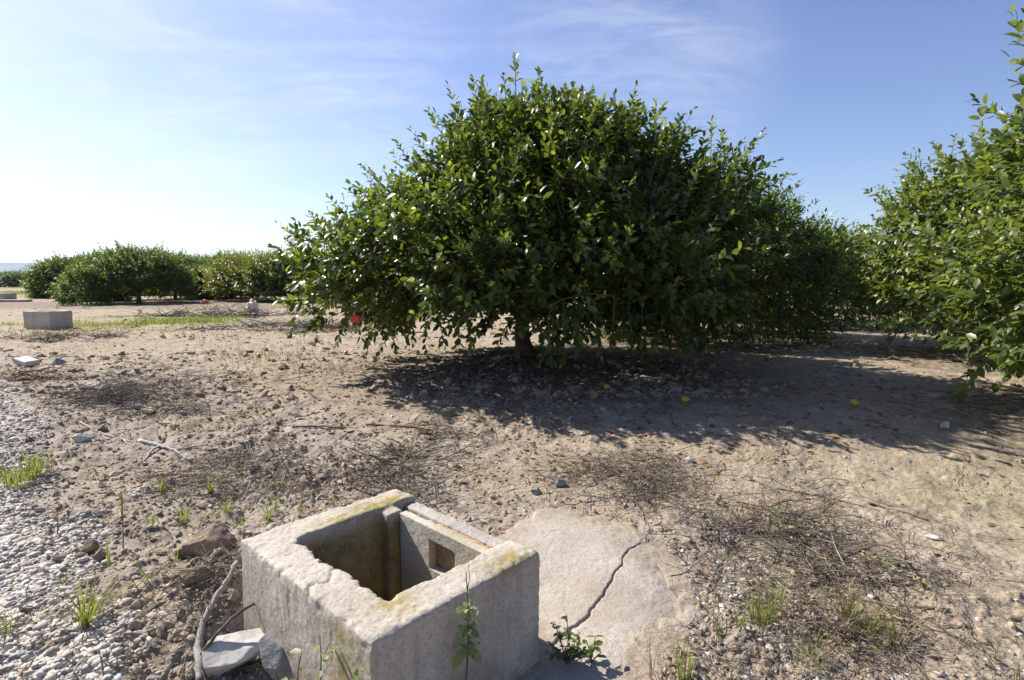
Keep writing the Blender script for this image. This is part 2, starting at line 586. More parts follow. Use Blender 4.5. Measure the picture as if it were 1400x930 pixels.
M_GROUND = mat_ground()
M_LUMP = mat_soil_lump()
M_PEB = mat_pebble()
M_BOX = mat_concrete("old_concrete", (0.455, 0.405, 0.34), (0.325, 0.285, 0.232), 1.0, True)
M_SLAB = mat_concrete("slab_concrete", (0.395, 0.348, 0.295), (0.305, 0.265, 0.22), 1.0, True)
M_GATE = mat_concrete("gate_concrete", (0.50, 0.45, 0.36), (0.33, 0.29, 0.21), 1.4, False)
M_RIM = mat_concrete("grey_mortar", (0.40, 0.365, 0.315), (0.25, 0.225, 0.19), 1.2, False)
M_FARBOX = mat_concrete("far_concrete", (0.50, 0.44, 0.36), (0.33, 0.285, 0.23), 0.6, False)
M_BARK = mat_simple("citrus_bark", [(0.3, (0.045, 0.036, 0.028)), (0.7, (0.13, 0.108, 0.085))], 0.9, 25, 0.2, None, 0.6)
M_TWIG_GREEN = mat_simple("green_twig", [(0.3, (0.06, 0.075, 0.03)), (0.7, (0.16, 0.17, 0.07))], 0.8, 25, 0.2)
M_LEAF = mat_leaf("citrus_leaf", (0.028, 0.047, 0.013), (0.058, 0.087, 0.020), (0.18, 0.21, 0.038), (2.8, 2.8, 1.1), 0.38, 0.30, 0.4)
M_LEAF_F = mat_leaf("citrus_leaf_far", (0.030, 0.050, 0.013), (0.058, 0.088, 0.020), (0.15, 0.18, 0.035), (3.0, 3.1, 1.2), 0.5, 0.28, 0.25)
M_LEAF_R = mat_leaf("citrus_leaf_paler", (0.042, 0.066, 0.018), (0.085, 0.117, 0.030), (0.21, 0.235, 0.055), (2.6, 2.6, 1.1), 0.42, 0.34)
M_LEAF_Y = mat_leaf("citrus_leaf_yellowing", (0.055, 0.075, 0.012), (0.12, 0.145, 0.024), (0.27, 0.25, 0.045), (2.4, 2.4, 1.0), 0.4, 0.32)
M_LEAF_W = mat_leaf("weed_leaf", (0.10, 0.135, 0.06), (0.19, 0.235, 0.10), (0.30, 0.33, 0.13), (2.2, 2.3, 1.0), 0.5, 0.3)
M_GRASS = mat_leaf("grass_blade", (0.082, 0.112, 0.026), (0.135, 0.168, 0.042), (0.26, 0.27, 0.075), (2.0, 2.0, 0.9), 0.5, 0.35, 0.3)
M_STRAW = mat_leaf("straw_blade", (0.16, 0.11, 0.05), (0.27, 0.20, 0.105), (0.40, 0.32, 0.19), (1.3, 1.2, 1.0), 0.8, 0.2, 0.2)
M_RUST = mat_leaf("rusty_straw", (0.11, 0.06, 0.025), (0.20, 0.12, 0.05), (0.30, 0.20, 0.09), (1.3, 1.2, 1.0), 0.8, 0.2, 0.2)
M_BRUSH = mat_simple("dead_twig", [(0.0, (0.06, 0.048, 0.037)), (0.45, (0.17, 0.138, 0.105)), (0.8, (0.30, 0.25, 0.19)), (1.0, (0.46, 0.41, 0.33))], 0.9, 30, 0.15, "rnd")
M_BRUSH_G = mat_simple("grey_dead_twig", [(0.0, (0.085, 0.075, 0.065)), (0.6, (0.17, 0.152, 0.13)), (1.0, (0.30, 0.275, 0.24))], 0.9, 30, 0.15, "rnd")
M_BLEACH = mat_simple("bleached_wood", [(0.3, (0.25, 0.225, 0.20)), (0.65, (0.46, 0.43, 0.39))], 0.85, 40, 0.2, None, 0.4)
M_STICK = mat_simple("grey_wood", [(0.3, (0.20, 0.18, 0.155)), (0.7, (0.42, 0.385, 0.34))], 0.85, 50, 0.2, None, 0.5)
M_STICK_D = mat_simple("brown_wood", [(0.3, (0.085, 0.062, 0.045)), (0.7, (0.20, 0.16, 0.12))], 0.85, 50, 0.2, None, 0.5)
M_LEMON = mat_simple("green_lemon_skin", [(0.35, (0.07, 0.11, 0.022)), (0.7, (0.16, 0.195, 0.04))], 0.42, 14, 0.45, None, 0.15)
M_LEMON_Y = mat_simple("yellow_lemon_skin", [(0.3, (0.24, 0.14, 0.03)), (0.55, (0.46, 0.29, 0.05)), (0.75, (0.55, 0.37, 0.08))], 0.45, 14, 0.4, None, 0.15)
M_STONE_W = mat_simple("pale_stone", [(0.3, (0.29, 0.26, 0.22)), (0.5, (0.46, 0.435, 0.395)), (0.72, (0.57, 0.55, 0.515))], 0.85, 9, 0.25, None, 0.5)
M_STONE_G = mat_simple("grey_stone", [(0.25, (0.11, 0.11, 0.11)), (0.5, (0.21, 0.208, 0.203)), (0.8, (0.36, 0.35, 0.335))], 0.85, 12, 0.25, None, 0.6)
M_STONE_O = mat_simple("ochre_stone", [(0.3, (0.36, 0.25, 0.13)), (0.7, (0.55, 0.43, 0.27))], 0.85, 14, 0.25, None, 0.5)
M_BAG = mat_simple("orange_white_plastic", [(0.40, (0.70, 0.30, 0.12)), (0.52, (0.75, 0.68, 0.60))], 0.45, 7, 0.4)
M_RED = mat_simple("red_plastic", [(0.3, (0.55, 0.04, 0.03)), (0.7, (0.70, 0.09, 0.07))], 0.5, 20, 0.4)
M_PINK = mat_simple("faded_red_plastic", [(0.3, (0.45, 0.11, 0.07)), (0.7, (0.60, 0.20, 0.14))], 0.5, 20, 0.4)
M_OCHRE = mat_simple("ochre_joint", [(0.3, (0.30, 0.18, 0.09)), (0.7, (0.46, 0.32, 0.18))], 0.9, 30, 0.2, None, 0.5)
M_HILL = mat_simple("hillside_scrub", [(0.3, (0.09, 0.10, 0.055)), (0.7, (0.20, 0.18, 0.12))], 1.0, 0.004, 0.1)

# ------------------------------------------------------------------ the ground: one sheet to the horizon
def build_ground():
    a = []
    fine = np.radians(np.linspace(-50, 50, 1000))
    coarse = np.radians(np.linspace(50, 310, 90))[1:-1]
    th = np.concatenate([fine, coarse])
    rr = [0.05, 0.3, 0.6, 0.9, 1.1]
    s = np.linspace(1 / 1.25, 1 / 45.0, 560)
    rr = np.array(rr + list(1 / s) + list(45 * 1.22 ** np.arange(1, 29)))
    T, RR = np.meshgrid(th, rr)
    x = RR * np.sin(T); y = RR * np.cos(T)
    z = ground_h(x, y)
    z = np.where(RR > 45, ground_h(x, y, False) * 1.0, z)
    nt_, nr = len(th), len(rr)
    V = np.stack([x, y, z], -1).reshape(-1, 3)
    i = np.arange(nr - 1)[:, None] * nt_; j = np.arange(nt_)[None, :]; j2 = (j + 1) % nt_
    Q = np.stack([i + j2, i + j, i + nt_ + j, i + nt_ + j2], -1).reshape(-1, 4)[:, ::-1]
    xf, yf = x.ravel(), y.ravel()
    grav = gravel_mask(xf, yf) * np.clip(1.15 - np.hypot(xf, yf) / 40, 0.25, 1)
    ash = sstep(1.0 - track_e(xf, yf) * 0 - np.abs(track_e(xf, yf) + 0.9) / 1.6, 0.0, 0.6) * sstep(9 - yf, 0, 5)
    litter_shade = np.zeros(len(xf))
    for (cx, cy, rx, ry) in [(0.4, 6.6, 3.0, 2.4), (3.2, 10.3, 2.6, 2.4), (7.2, 14, 2.5, 2.2), (6.7, 7.6, 2.0, 2.0), (4.9, 4.0, 1.8, 1.8), (-15, 25, 16, 5.0)]:  # litter below the crowns; the wide far-row ellipse also paints in shade
        litter_shade = np.maximum(litter_shade, 1 - sstep(np.hypot((xf - cx) / rx, (yf - cy) / ry), 0.6, 1.15))
    ga = G(140, 440); gb = G(300, 436)
    green = np.exp(-(((xf - 0.5 * (ga[0] + gb[0])) / 3.2) ** 2 + ((yf - ga[1]) / 2.4) ** 2))
    green = np.maximum(green, 0.9 * sstep(yf, 26, 40) * (1 - sstep(np.abs(xf + 0.95 * yf - 5), 2, 7)))
    green = np.maximum(green, 0.35 * np.exp(-(((xf - 2.6) / 1.3) ** 2 + ((yf - 2.6) / 1.0) ** 2)))
    green = np.maximum(green, 0.8 * sstep(np.hypot(xf, yf), 70, 160))
    me = make_mesh("ground", V, None, Q, True, {"gravel": grav, "ash": ash, "litter": litter_shade, "green": green})
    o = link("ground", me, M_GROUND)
    tag(o, kind="structure")


build_ground()


def build_hills():
    x = np.linspace(-12000, 3000, 220)
    base_y = 5200.0
    prof = 172 + 40 * fbm(x / 2600, x * 0, 91, 4) + 16 * fbm(x / 600, x * 0, 93, 3)
    prof *= sstep(3000 - x, 0, 5500)
    rows = []
    for f, yy in ((0.0, -1500), (0.45, -700), (0.8, -250), (1.0, 0), (0.8, 500), (0.0, 2000)):
        rows.append(np.stack([x, base_y + yy + 120 * fbm(x / 500, x * 0 + f * 7, 99, 2), prof * f - 2], -1))
    V = np.concatenate(rows); n = len(x)
    Q = [(r * n + i, r * n + i + 1, (r + 1) * n + i + 1, (r + 1) * n + i) for r in range(5) for i in range(n - 1)]
    o = link("hills", make_mesh("hills", V, None, Q), M_HILL)
    tag(o, kind="structure")


build_hills()

# ------------------------------------------------------------------ concrete irrigation chamber
def remeshed(bm, vox):
    me = bpy.data.meshes.new("tmp"); bm.to_mesh(me); bm.free()
    o = bpy.data.objects.new("tmp", me); COL.objects.link(o)
    md = o.modifiers.new("r", 'REMESH'); md.mode = 'VOXEL'; md.voxel_size = vox
    dg = bpy.context.evaluated_depsgraph_get()
    ev = o.evaluated_get(dg)
    me2 = bpy.data.meshes.new_from_object(ev)
    bpy.data.objects.remove(o)
    bpy.data.meshes.remove(me)
    return me2


def bm_box(bm, lo, hi):
    r = bmesh.ops.create_cube(bm, size=1.0)
    for v in r['verts']:
        v.co = Vector([lo[i] + (v.co[i] + 0.5) * (hi[i] - lo[i]) for i in range(3)])
    return r['verts']


def get_co(me):
    a = np.empty(len(me.vertices) * 3, np.float32); me.vertices.foreach_get("co", a); return a.reshape(-1, 3).astype(float)


def get_no(me):
    a = np.empty(len(me.vertices) * 3, np.float32); me.vertices.foreach_get("normal", a); return a.reshape(-1, 3).astype(float)


def smooth_verts(me, it, lam=0.5):
    P = get_co(me)
    e = np.empty(len(me.edges) * 2, np.int32); me.edges.foreach_get("vertices", e); e = e.reshape(-1, 2)
    deg = np.bincount(e.ravel(), minlength=len(P)).astype(float)
    for _ in range(it):
        s = np.zeros_like(P)
        for a in range(3):
            s[:, a] = np.bincount(e[:, 0], P[e[:, 1], a], len(P)) + np.bincount(e[:, 1], P[e[:, 0], a], len(P))
        P = P + lam * (s / deg[:, None] - P)
    return P


def build_chamber():
    W, L_ = 0.60, 0.77
    iu0, iu1, iv0, iv1 = 0.130, 0.490, 0.130, 0.640
    z0 = -0.60
    root = thing("irrigation_chamber", (BF[0], BF[1], 0),
                 "weathered open concrete irrigation chamber with a square hole and slotted gate side in the foreground", "irrigation chamber")
    root.rotation_euler = (0, 0, math.atan2(BU[1], BU[0]))
    # body: four walls of different make joined in one casting; the gate side is cut down in the middle
    bm = bmesh.new()
    bm_box(bm, (0, 0, z0), (W, iv0, ZT))                       # front right
    bm_box(bm, (0, iv0 - 0.02, z0), (iu0, L_, ZT))             # front left
    bm_box(bm, (iu0 - 0.02, iv1, z0), (W + 0.01, L_, ZT))      # back left
    bm_box(bm, (iu1 + 0.055, iv0 - 0.02, z0), (W + 0.01, iv1 + 0.02, 0.10))   # low part under the gate opening
    bm_box(bm, (iu1 - 0.045, iv1 - 0.055, z0), (iu1 + 0.02, iv1 + 0.02, ZT - 0.012))     # guide rib in the inner corner
    bm_box(bm, (iu0 - 0.02, iv0 - 0.02, z0), (iu1 + 0.1, iv1 + 0.02, z0 + 0.08))
    me = remeshed(bm, 0.0065)
    P = smooth_verts(me, 4)
    top = sstep(P[:, 2], ZT - 0.035, ZT - 0.004)
    edge_in = np.maximum(np.maximum(iu0 - P[:, 0], P[:, 0] - iu1), np.maximum(iv0 - P[:, 1], P[:, 1] - iv1))
    edge_out = np.minimum(np.minimum(P[:, 0], W - P[:, 0]), np.minimum(P[:, 1], L_ - P[:, 1]))
    me.vertices.foreach_set("co", P.astype(np.float32).ravel()); me.update()
    N = get_no(me)
    # rough faces, chipped arrises, a broken bite out of the inner edge of the left wall
    vert = (np.abs(N[:, 2]) < 0.5)
    d = fbm3(P * 9, 3, 3) * 0.008 + fbm3(P * np.array([45, 45, 14]), 7, 3) * np.where(vert, 0.0022, 0.0028) + fbm3(P * 95, 9, 2) * np.where(vert, 0.0036, 0.0050)
    chip = np.exp(-(edge_out / 0.022) ** 2) * top
    d = d - chip * np.maximum(fbm3(P * 26, 13, 3) + 0.02, 0) * 0.030
    P2 = P + N * d[:, None]
    bite = np.exp(-(np.minimum(edge_in, 0.2) / 0.024) ** 2) * sstep(P[:, 2], ZT - 0.10, ZT - 0.01) * (P[:, 0] < iu0 + 0.02) * (P[:, 1] < 0.62)
    jag = np.maximum(vnoise(P[:, 1] * 11, P[:, 1] * 0, 5) - 0.3, 0) + 0.5 * np.maximum(vnoise(P[:, 1] * 37, P[:, 2] * 9, 8) - 0.4, 0) + 0.5 * np.maximum(vnoise(P[:, 1] * 90, P[:, 2] * 30, 6) - 0.4, 0)
    P2[:, 0] -= bite * jag * 0.030
    P2[:, 2] -= bite * jag * 0.008
    rb = np.exp(-((P[:, 1] - iv0) / 0.02) ** 2) * sstep(P[:, 2], ZT - 0.06, ZT - 0.01) * (P[:, 0] > iu0) * (P[:, 0] < iu1)
    P2[:, 1] -= rb * np.maximum(vnoise(P[:, 0] * 22, P[:, 0] * 0, 15) - 0.45, 0) * 0.03
    P2[:, 2] += 0.006 * fbm3(P * 3.1, 21, 2) * top * 2
    # rounded, slightly dropped far corner of the front right wall
    crk = np.exp(-((P[:, 1] - 0.33 - 0.05 * (P[:, 0] - 0.06) * 8 - 0.018 * np.sin(P[:, 0] * 70)) / 0.0045) ** 2) * (P[:, 0] < iu0 + 0.01) * sstep(P[:, 2], 0.24, 0.33)
    P2[:, 2] -= crk * 0.012
    me.vertices.foreach_set("co", P2.astype(np.float32).ravel()); me.update()
    me.polygons.foreach_set("use_smooth", np.ones(len(me.polygons), bool))
    u, v, z = P[:, 0], P[:, 1], P[:, 2]
    moss = np.maximum.reduce([
        1.25 * np.exp(-((v - 0.665) / 0.030) ** 2) * sstep(u, 0.10, 0.28) * top,
        0.7 * np.exp(-((v - 0.70) / 0.05) ** 2) * sstep(u, 0.25, 0.45) * top,
        0.9 * np.exp(-(((u - 0.50) / 0.09) ** 2 + ((v - 0.03) / 0.05) ** 2)) * top,
        0.8 * np.exp(-(((u - 0.13) / 0.06) ** 2 + ((v - 0.09) / 0.06) ** 2)) * top,
        0.85 * np.exp(-((v - 0.13) / 0.10) ** 2) * (u < 0.02) * sstep(z, 0.30, 0.05) if False else
        0.8 * np.exp(-((v - 0.11) / 0.09) ** 2) * (u < 0.02) * (1 - top)])
    inside = (u > iu0 - 0.015) & (v > iv0 - 0.015) & (v < iv1 + 0.02) & (z < ZT - 0.012)
    algae = inside * sstep(ZT - z, 0.012, 0.07)
    side = (np.abs(N[:, 2]) < 0.5).astype(float)
    dirt = (1 - inside) * side * sstep(0.17 + 0.22 * fbm3(P * np.array([6, 6, 2]), 44, 3) - z, -0.04, 0.10)
    for nm, a in (("moss", moss), ("algae", algae), ("side", side), ("dirt", dirt)):
        at = me.attributes.new(nm, 'FLOAT', 'POINT'); at.data.foreach_set("value", np.ascontiguousarray(a, np.float32))
    me.name = "body"
    link("body", me, M_BOX, root)

    def part(name, boxes, mat, vox=0.004, amp=0.004, cut=None, seed=1, smooth=3):
        bm = bmesh.new()
        for lo, hi in boxes: bm_box(bm, lo, hi)
        me = remeshed(bm, vox)
        P = smooth_verts(me, smooth)
        me.vertices.foreach_set("co", P.astype(np.float32).ravel()); me.update()
        N = get_no(me)
        P = P + N * (fbm3(P * 30, seed, 3) * amp * 2)[:, None]
        if cut: P = cut(P)
        me.vertices.foreach_set("co", P.astype(np.float32).ravel()); me.update()
        me.polygons.foreach_set("use_smooth", np.ones(len(me.polygons), bool))
        me.name = name
        return link(name, me, mat, root)

    zt = ZT - 0.012
    wv0, wv1, wz0, wz1 = 0.275, 0.405, zt - 0.150, zt - 0.048
    g0, g1 = iu1 - 0.002, iu1 + 0.030
    va, vb = iv0 + 0.004, iv1 - 0.062
    e = 0.001
    part("gate_slab", [((g0, va, -0.45), (g1, wv0, zt)), ((g0, wv1, -0.45), (g1, vb, zt)),
                       ((g0, wv0 - e, wz1), (g1, wv1 + e, zt)), ((g0, wv0 - e, -0.45), (g1, wv1 + e, wz0))], M_GATE, 0.004, 0.002, None, 31, 1)
    part("outer_slab", [((iu1 + 0.062, iv0 + 0.006, 0.06), (W + 0.008, iv1 - 0.004, ZT - 0.020))], M_RIM, 0.0045, 0.004, None, 33, 3)
    part("joint", [((g1 + 0.003, va + 0.02, 0.10), (iu1 + 0.060, vb - 0.15, zt - 0.012))], M_OCHRE, 0.004, 0.006, None, 35, 2)
    part("joint", [((g1 + 0.003, vb - 0.14, 0.10), (iu1 + 0.060, vb + 0.03, zt - 0.020))], M_RIM, 0.004, 0.008, None, 36, 2)
    return root


build_chamber()


def build_slab():
    lo = SLAB.min(0) - 0.02; hi = SLAB.max(0) + 0.02
    lo[1] = max(lo[1], 0.9)
    st = 0.0042
    xs = np.arange(lo[0], hi[0], st); ys = np.arange(lo[1], hi[1], st)
    X, Y = np.meshgrid(xs, ys)
    sd = poly_sd(X, Y, SLAB) + fbm(X * 4, Y * 4, 60, 3) * 0.05 + fbm(X * 14, Y * 14, 61, 4) * 0.07
    keep = sd < 0
    crack_px = [(755, 874), (766, 862), (775, 856), (790, 848), (800, 838), (808, 826), (820, 812), (829, 799), (838, 785), (842, 776), (851, 768), (854, 756), (862, 748), (878, 738)]
    C = np.array([plane_at(a, b, 0.03)[:2] for a, b in crack_px])
    wx = X + fbm(X * 30, Y * 30, 63, 2) * 0.012; wy = Y + fbm(X * 30, Y * 30, 64, 2) * 0.012
    dc = np.full(X.shape, 1e9); tt = np.zeros(X.shape)
    for i in range(len(C) - 1):
        e = C[i + 1] - C[i]
        t = np.clip(((wx - C[i][0]) * e[0] + (wy - C[i][1]) * e[1]) / (e @ e), 0, 1)
        d = np.hypot(wx - C[i][0] - e[0] * t, wy - C[i][1] - e[1] * t)
        tt = np.where(d < dc, (i + t) / len(C), tt); dc = np.minimum(dc, d)
    wid = 0.0032 * (1 - tt * 0.8) + 0.0007
    Z = 0.006 + 0.04 * sstep(Y, 1.9, 2.8) + fbm(X * 3, Y * 3, 65, 3) * 0.009 + fbm(X * 40, Y * 40, 66, 3) * 0.0030
    Z += np.minimum(fbm(X * 25, Y * 25, 68, 2) + 0.25, 0) * 0.015
    Z -= 0.013 * np.exp(-(dc / wid) ** 2)
    side = (X - np.interp(Y, C[:, 1], C[:, 0]))
    Z += 0.004 * sstep(-side, -0.01, 0.01) * sstep(0.25 - dc, 0, 0.2)
    Z -= 0.03 * np.exp(sd / 0.012)
    Z -= 0.034 * sstep(sd + 0.10 * fbm(X * 5, Y * 5, 59, 2), -0.22, 0.03) * sstep(X, 0.10, 0.55)
    # the worn far edge is lifted
    idx = -np.ones(X.shape, int); idx[keep] = np.arange(keep.sum())
    V = np.stack([X[keep], Y[keep], Z[keep]], -1)
    q = np.stack([idx[:-1, :-1], idx[:-1, 1:], idx[1:, 1:], idx[1:, :-1]], -1).reshape(-1, 4)
    q = q[(q >= 0).all(1)]
    # skirt down into the soil along the edge
    e = np.concatenate([q[:, [0, 1]], q[:, [1, 2]], q[:, [2, 3]], q[:, [3, 0]]])
    key = e.min(1) * (len(V) + 1) + e.max(1)
    _, first, cnt = np.unique(key, return_index=True, return_counts=True)
    be = e[first[cnt == 1]]
    n0 = len(V)
    bv = np.unique(be); mp = -np.ones(n0, int); mp[bv] = np.arange(len(bv)) + n0
    V2 = V[bv].copy(); V2[:, 2] -= 0.07
    q2 = np.stack([be[:, 1], be[:, 0], mp[be[:, 0]], mp[be[:, 1]]], -1)
    V = np.concatenate([V, V2])
    ma = plane_at(835, 712, 0.03)[:2]; mb = plane_at(790, 722, 0.03)[:2]; mc = plane_at(880, 760, 0.03)[:2]
    moss = 1.0 * np.exp(-(np.hypot(V[:, 0] - ma[0], (V[:, 1] - ma[1]) * 1.3) / 0.16) ** 2) + 0.45 * np.exp(-(np.hypot(V[:, 0] - mc[0], V[:, 1] - mc[1]) / 0.08) ** 2)
    sde = poly_sd(V[:, 0], V[:, 1], SLAB)
    moss = moss * (0.5 + 0.5 * sstep(sde, -0.2, -0.02))
    me = make_mesh("concrete_apron", V, None, np.concatenate([q, q2]), True, {"moss": moss * 0.8, "algae": moss * 0, "side": moss * 0,
                    "dirt": np.clip(sstep(sde, -0.16, 0.0) + 0.45 * sstep(fbm(V[:, 0] * 3, V[:, 1] * 3, 69, 3), 0.0, 0.2), 0, 1)})
    o = link("concrete_apron", me, M_SLAB)
    tag(o, "pale cracked concrete apron slab lying flush beside the irrigation chamber", "concrete slab")


build_slab()


def far_chamber(name, center, dims, rz, label, tilt=0.0):
    w, l, h = dims
    bm = bmesh.new()
    t = 0.12
    bm_box(bm, (-w / 2, -l / 2, -0.3), (w / 2, -l / 2 + t, h)); bm_box(bm, (-w / 2, l / 2 - t, -0.3), (w / 2, l / 2, h))
    bm_box(bm, (-w / 2, -l / 2 + t - 0.01, -0.3), (-w / 2 + t, l / 2 - t + 0.01, h)); bm_box(bm, (w / 2 - t, -l / 2 + t - 0.01, -0.3), (w / 2, l / 2 - t + 0.01, h))
    me = remeshed(bm, 0.02)
    P = smooth_verts(me, 1); me.vertices.foreach_set("co", P.astype(np.float32).ravel()); me.update()
    P = P + get_no(me) * (fbm3(P * 12, 5, 3) * 0.02)[:, None]
    me.vertices.foreach_set("co", P.astype(np.float32).ravel()); me.update()
    me.name = name
    o = link(name, me, M_FARBOX, None, center)
    o.rotation_euler = (0, tilt, rz)
    tag(o, label, "irrigation chamber")


a = G(60, 450)
far_chamber("irrigation_chamber", (a[0] - 0.05, a[1] + 0.2, a[2] - 0.02), (0.74, 0.50, 0.40), R(-14), "square concrete irrigation chamber at the track edge, left of the bright grass patch", 0.0)
a = G(3, 411)
far_chamber("irrigation_chamber", (a[0], a[1], a[2] - 0.05), (0.9, 0.8, 0.45), R(0), "farther small concrete chamber cut by the left frame edge on the gravel track")
# broken slab pieces by the farther chamber
def block(name, center, dims, rz, mat, label, cat, tilt=(0, 0), seed=3):
    bm = bmesh.new(); w, l, h = dims
    bm_box(bm, (-w / 2, -l / 2, -h / 2), (w / 2, l / 2, h / 2))
    me = remeshed(bm, min(dims) / 9)
    P = smooth_verts(me, 3)
    P = P + fbm3(P / max(dims) * 6, seed, 3)[:, None] * 0.10 * min(dims) * np.sign(P)
    me.vertices.foreach_set("co", P.astype(np.float32).ravel()); me.update()
    me.polygons.foreach_set("use_smooth", np.ones(len(me.polygons), bool))
    me.name = name
    o = link(name, me, mat, None, center); o.rotation_euler = (tilt[0], tilt[1], rz)
    return tag(o, label, cat)


a = G(36, 499)
block("concrete_fragment", (a[0], a[1], a[2] + 0.045), (0.34, 0.16, 0.07), R(-28), M_STONE_W, "pale flat brick-like concrete fragment on the gravel below the far chamber", "concrete fragment", (0.05, 0.1))
a = G(20, 413)
block("concrete_fragment", (a[0], a[1], a[2] + 0.05), (1.3, 0.5, 0.14), R(10), M_FARBOX, "long low concrete kerb piece beside the farther chamber", "concrete fragment")

# ------------------------------------------------------------------ trees
def norm(a):
    return a / (np.linalg.norm(a, axis=-1, keepdims=True) + 1e-9)


LEAF8 = np.array([[0, 0, 0], [0.27, -0.225, 0.04], [0.27, 0, -0.015], [0.27, 0.225, 0.04],
                  [0.68, -0.225, -0.01], [0.68, 0, -0.065], [0.68, 0.225, -0.01], [1.0, 0, -0.16]])
LEAF8_T = np.array([[0, 1, 2], [0, 2, 3], [4, 7, 5], [5, 7, 6]])
LEAF8_Q = np.array([[1, 4, 5, 2], [2, 5, 6, 3]])
LEAF5 = np.array([[0, 0, 0], [0.45, -0.23, 0.03], [0.45, 0, -0.03], [0.45, 0.23, 0.03], [1.0, 0, -0.13]])
LEAF5_T = np.array([[0, 1, 2], [0, 2, 3], [1, 4, 2], [2, 4, 3]])


def leaves_mesh(name, pos, ldir, nrm, size, rnd, age, lod=0):
    """one mesh holding every leaf of a crown; each leaf is a small folded, drooping blade"""
    T = LEAF8 if lod == 0 else LEAF5
    x = norm(ldir); y = norm(np.cross(nrm, x)); z = np.cross(x, y)
    k = len(T); n = len(pos)
    V = pos[:, None, :] + size[:, None, None] * (T[None, :, 0, None] * x[:, None, :] + T[None, :, 1, None] * y[:, None, :] + T[None, :, 2, None] * z[:, None, :])
    off = (np.arange(n) * k)[:, None, None]
    if lod == 0:
        tr = (LEAF8_T[None] + off).reshape(-1, 3); qd = (LEAF8_Q[None] + off).reshape(-1, 4)
    else:
        tr = (LEAF5_T[None] + off).reshape(-1, 3); qd = None
    return make_mesh(name, V.reshape(-1, 3), tr, qd, True, {"rnd": np.repeat(rnd, k), "age": np.repeat(age, k)})


def shoots_to_leaves(g, p, d, length, nleaf, size, age, droop=0.0):
    """p,d,length,size,age per shoot -> per leaf arrays"""
    n = len(p)
    idx = np.repeat(np.arange(n), nleaf)
    j = np.concatenate([np.arange(k) for k in nleaf])
    t = (j + 0.6) / nleaf[idx]
    P, D = p[idx], d[idx]
    ref = np.where(np.abs(D[:, 2:3]) < 0.9, np.array([[0, 0, 1.0]]), np.array([[1.0, 0, 0]]))
    a = norm(np.cross(D, ref)); b = np.cross(D, a)
    phi = j * 2.4 + (g.random(n) * 6.28)[idx] + g.normal(0, 0.35, len(idx))
    rad = np.cos(phi)[:, None] * a + np.sin(phi)[:, None] * b
    ang = np.radians(62 - 34 * t + g.normal(0, 13, len(idx)))
    ld = np.cos(ang)[:, None] * D + np.sin(ang)[:, None] * rad
    ld[:, 2] -= droop + 0.10 * g.random(len(idx))
    ld = norm(ld)
    pos = P + D * (t * length[idx])[:, None] + g.normal(0, 0.006, (len(idx), 3))
    up = np.array([0, 0, 1.0])
    nr = up * 0.75 + D * 0.55 + g.normal(0, 0.42, (len(idx), 3))
    sz = size[idx] * (1.08 - 0.45 * t ** 3) * g.uniform(0.72, 1.15, len(idx))
    rnd = np.clip(0.45 + g.normal(0, 0.22, len(idx)) + (g.normal(0, 0.12, n))[idx], 0, 1)
    ag = np.clip(age[idx] * (0.25 + 0.85 * t), 0, 1)
    old = g.random(len(idx)) < 0.012
    ag = np.where(old, g.uniform(0.7, 1.0, len(idx)), ag)
    return pos, ld, nr, sz, rnd, ag


def half_width(tab, z, which):
    return np.interp(z, tab["z"], tab[which])


def dome_radius(tab, a, z):
    c, s = np.cos(a), np.sin(a)
    rx = np.where(c > 0, half_width(tab, z, "r"), half_width(tab, z, "l"))
    ry = np.where(s > 0, half_width(tab, z, "b"), half_width(tab, z, "f"))
    return 1 / np.sqrt((c / np.maximum(rx, .05)) ** 2 + (s / np.maximum(ry, .05)) ** 2)


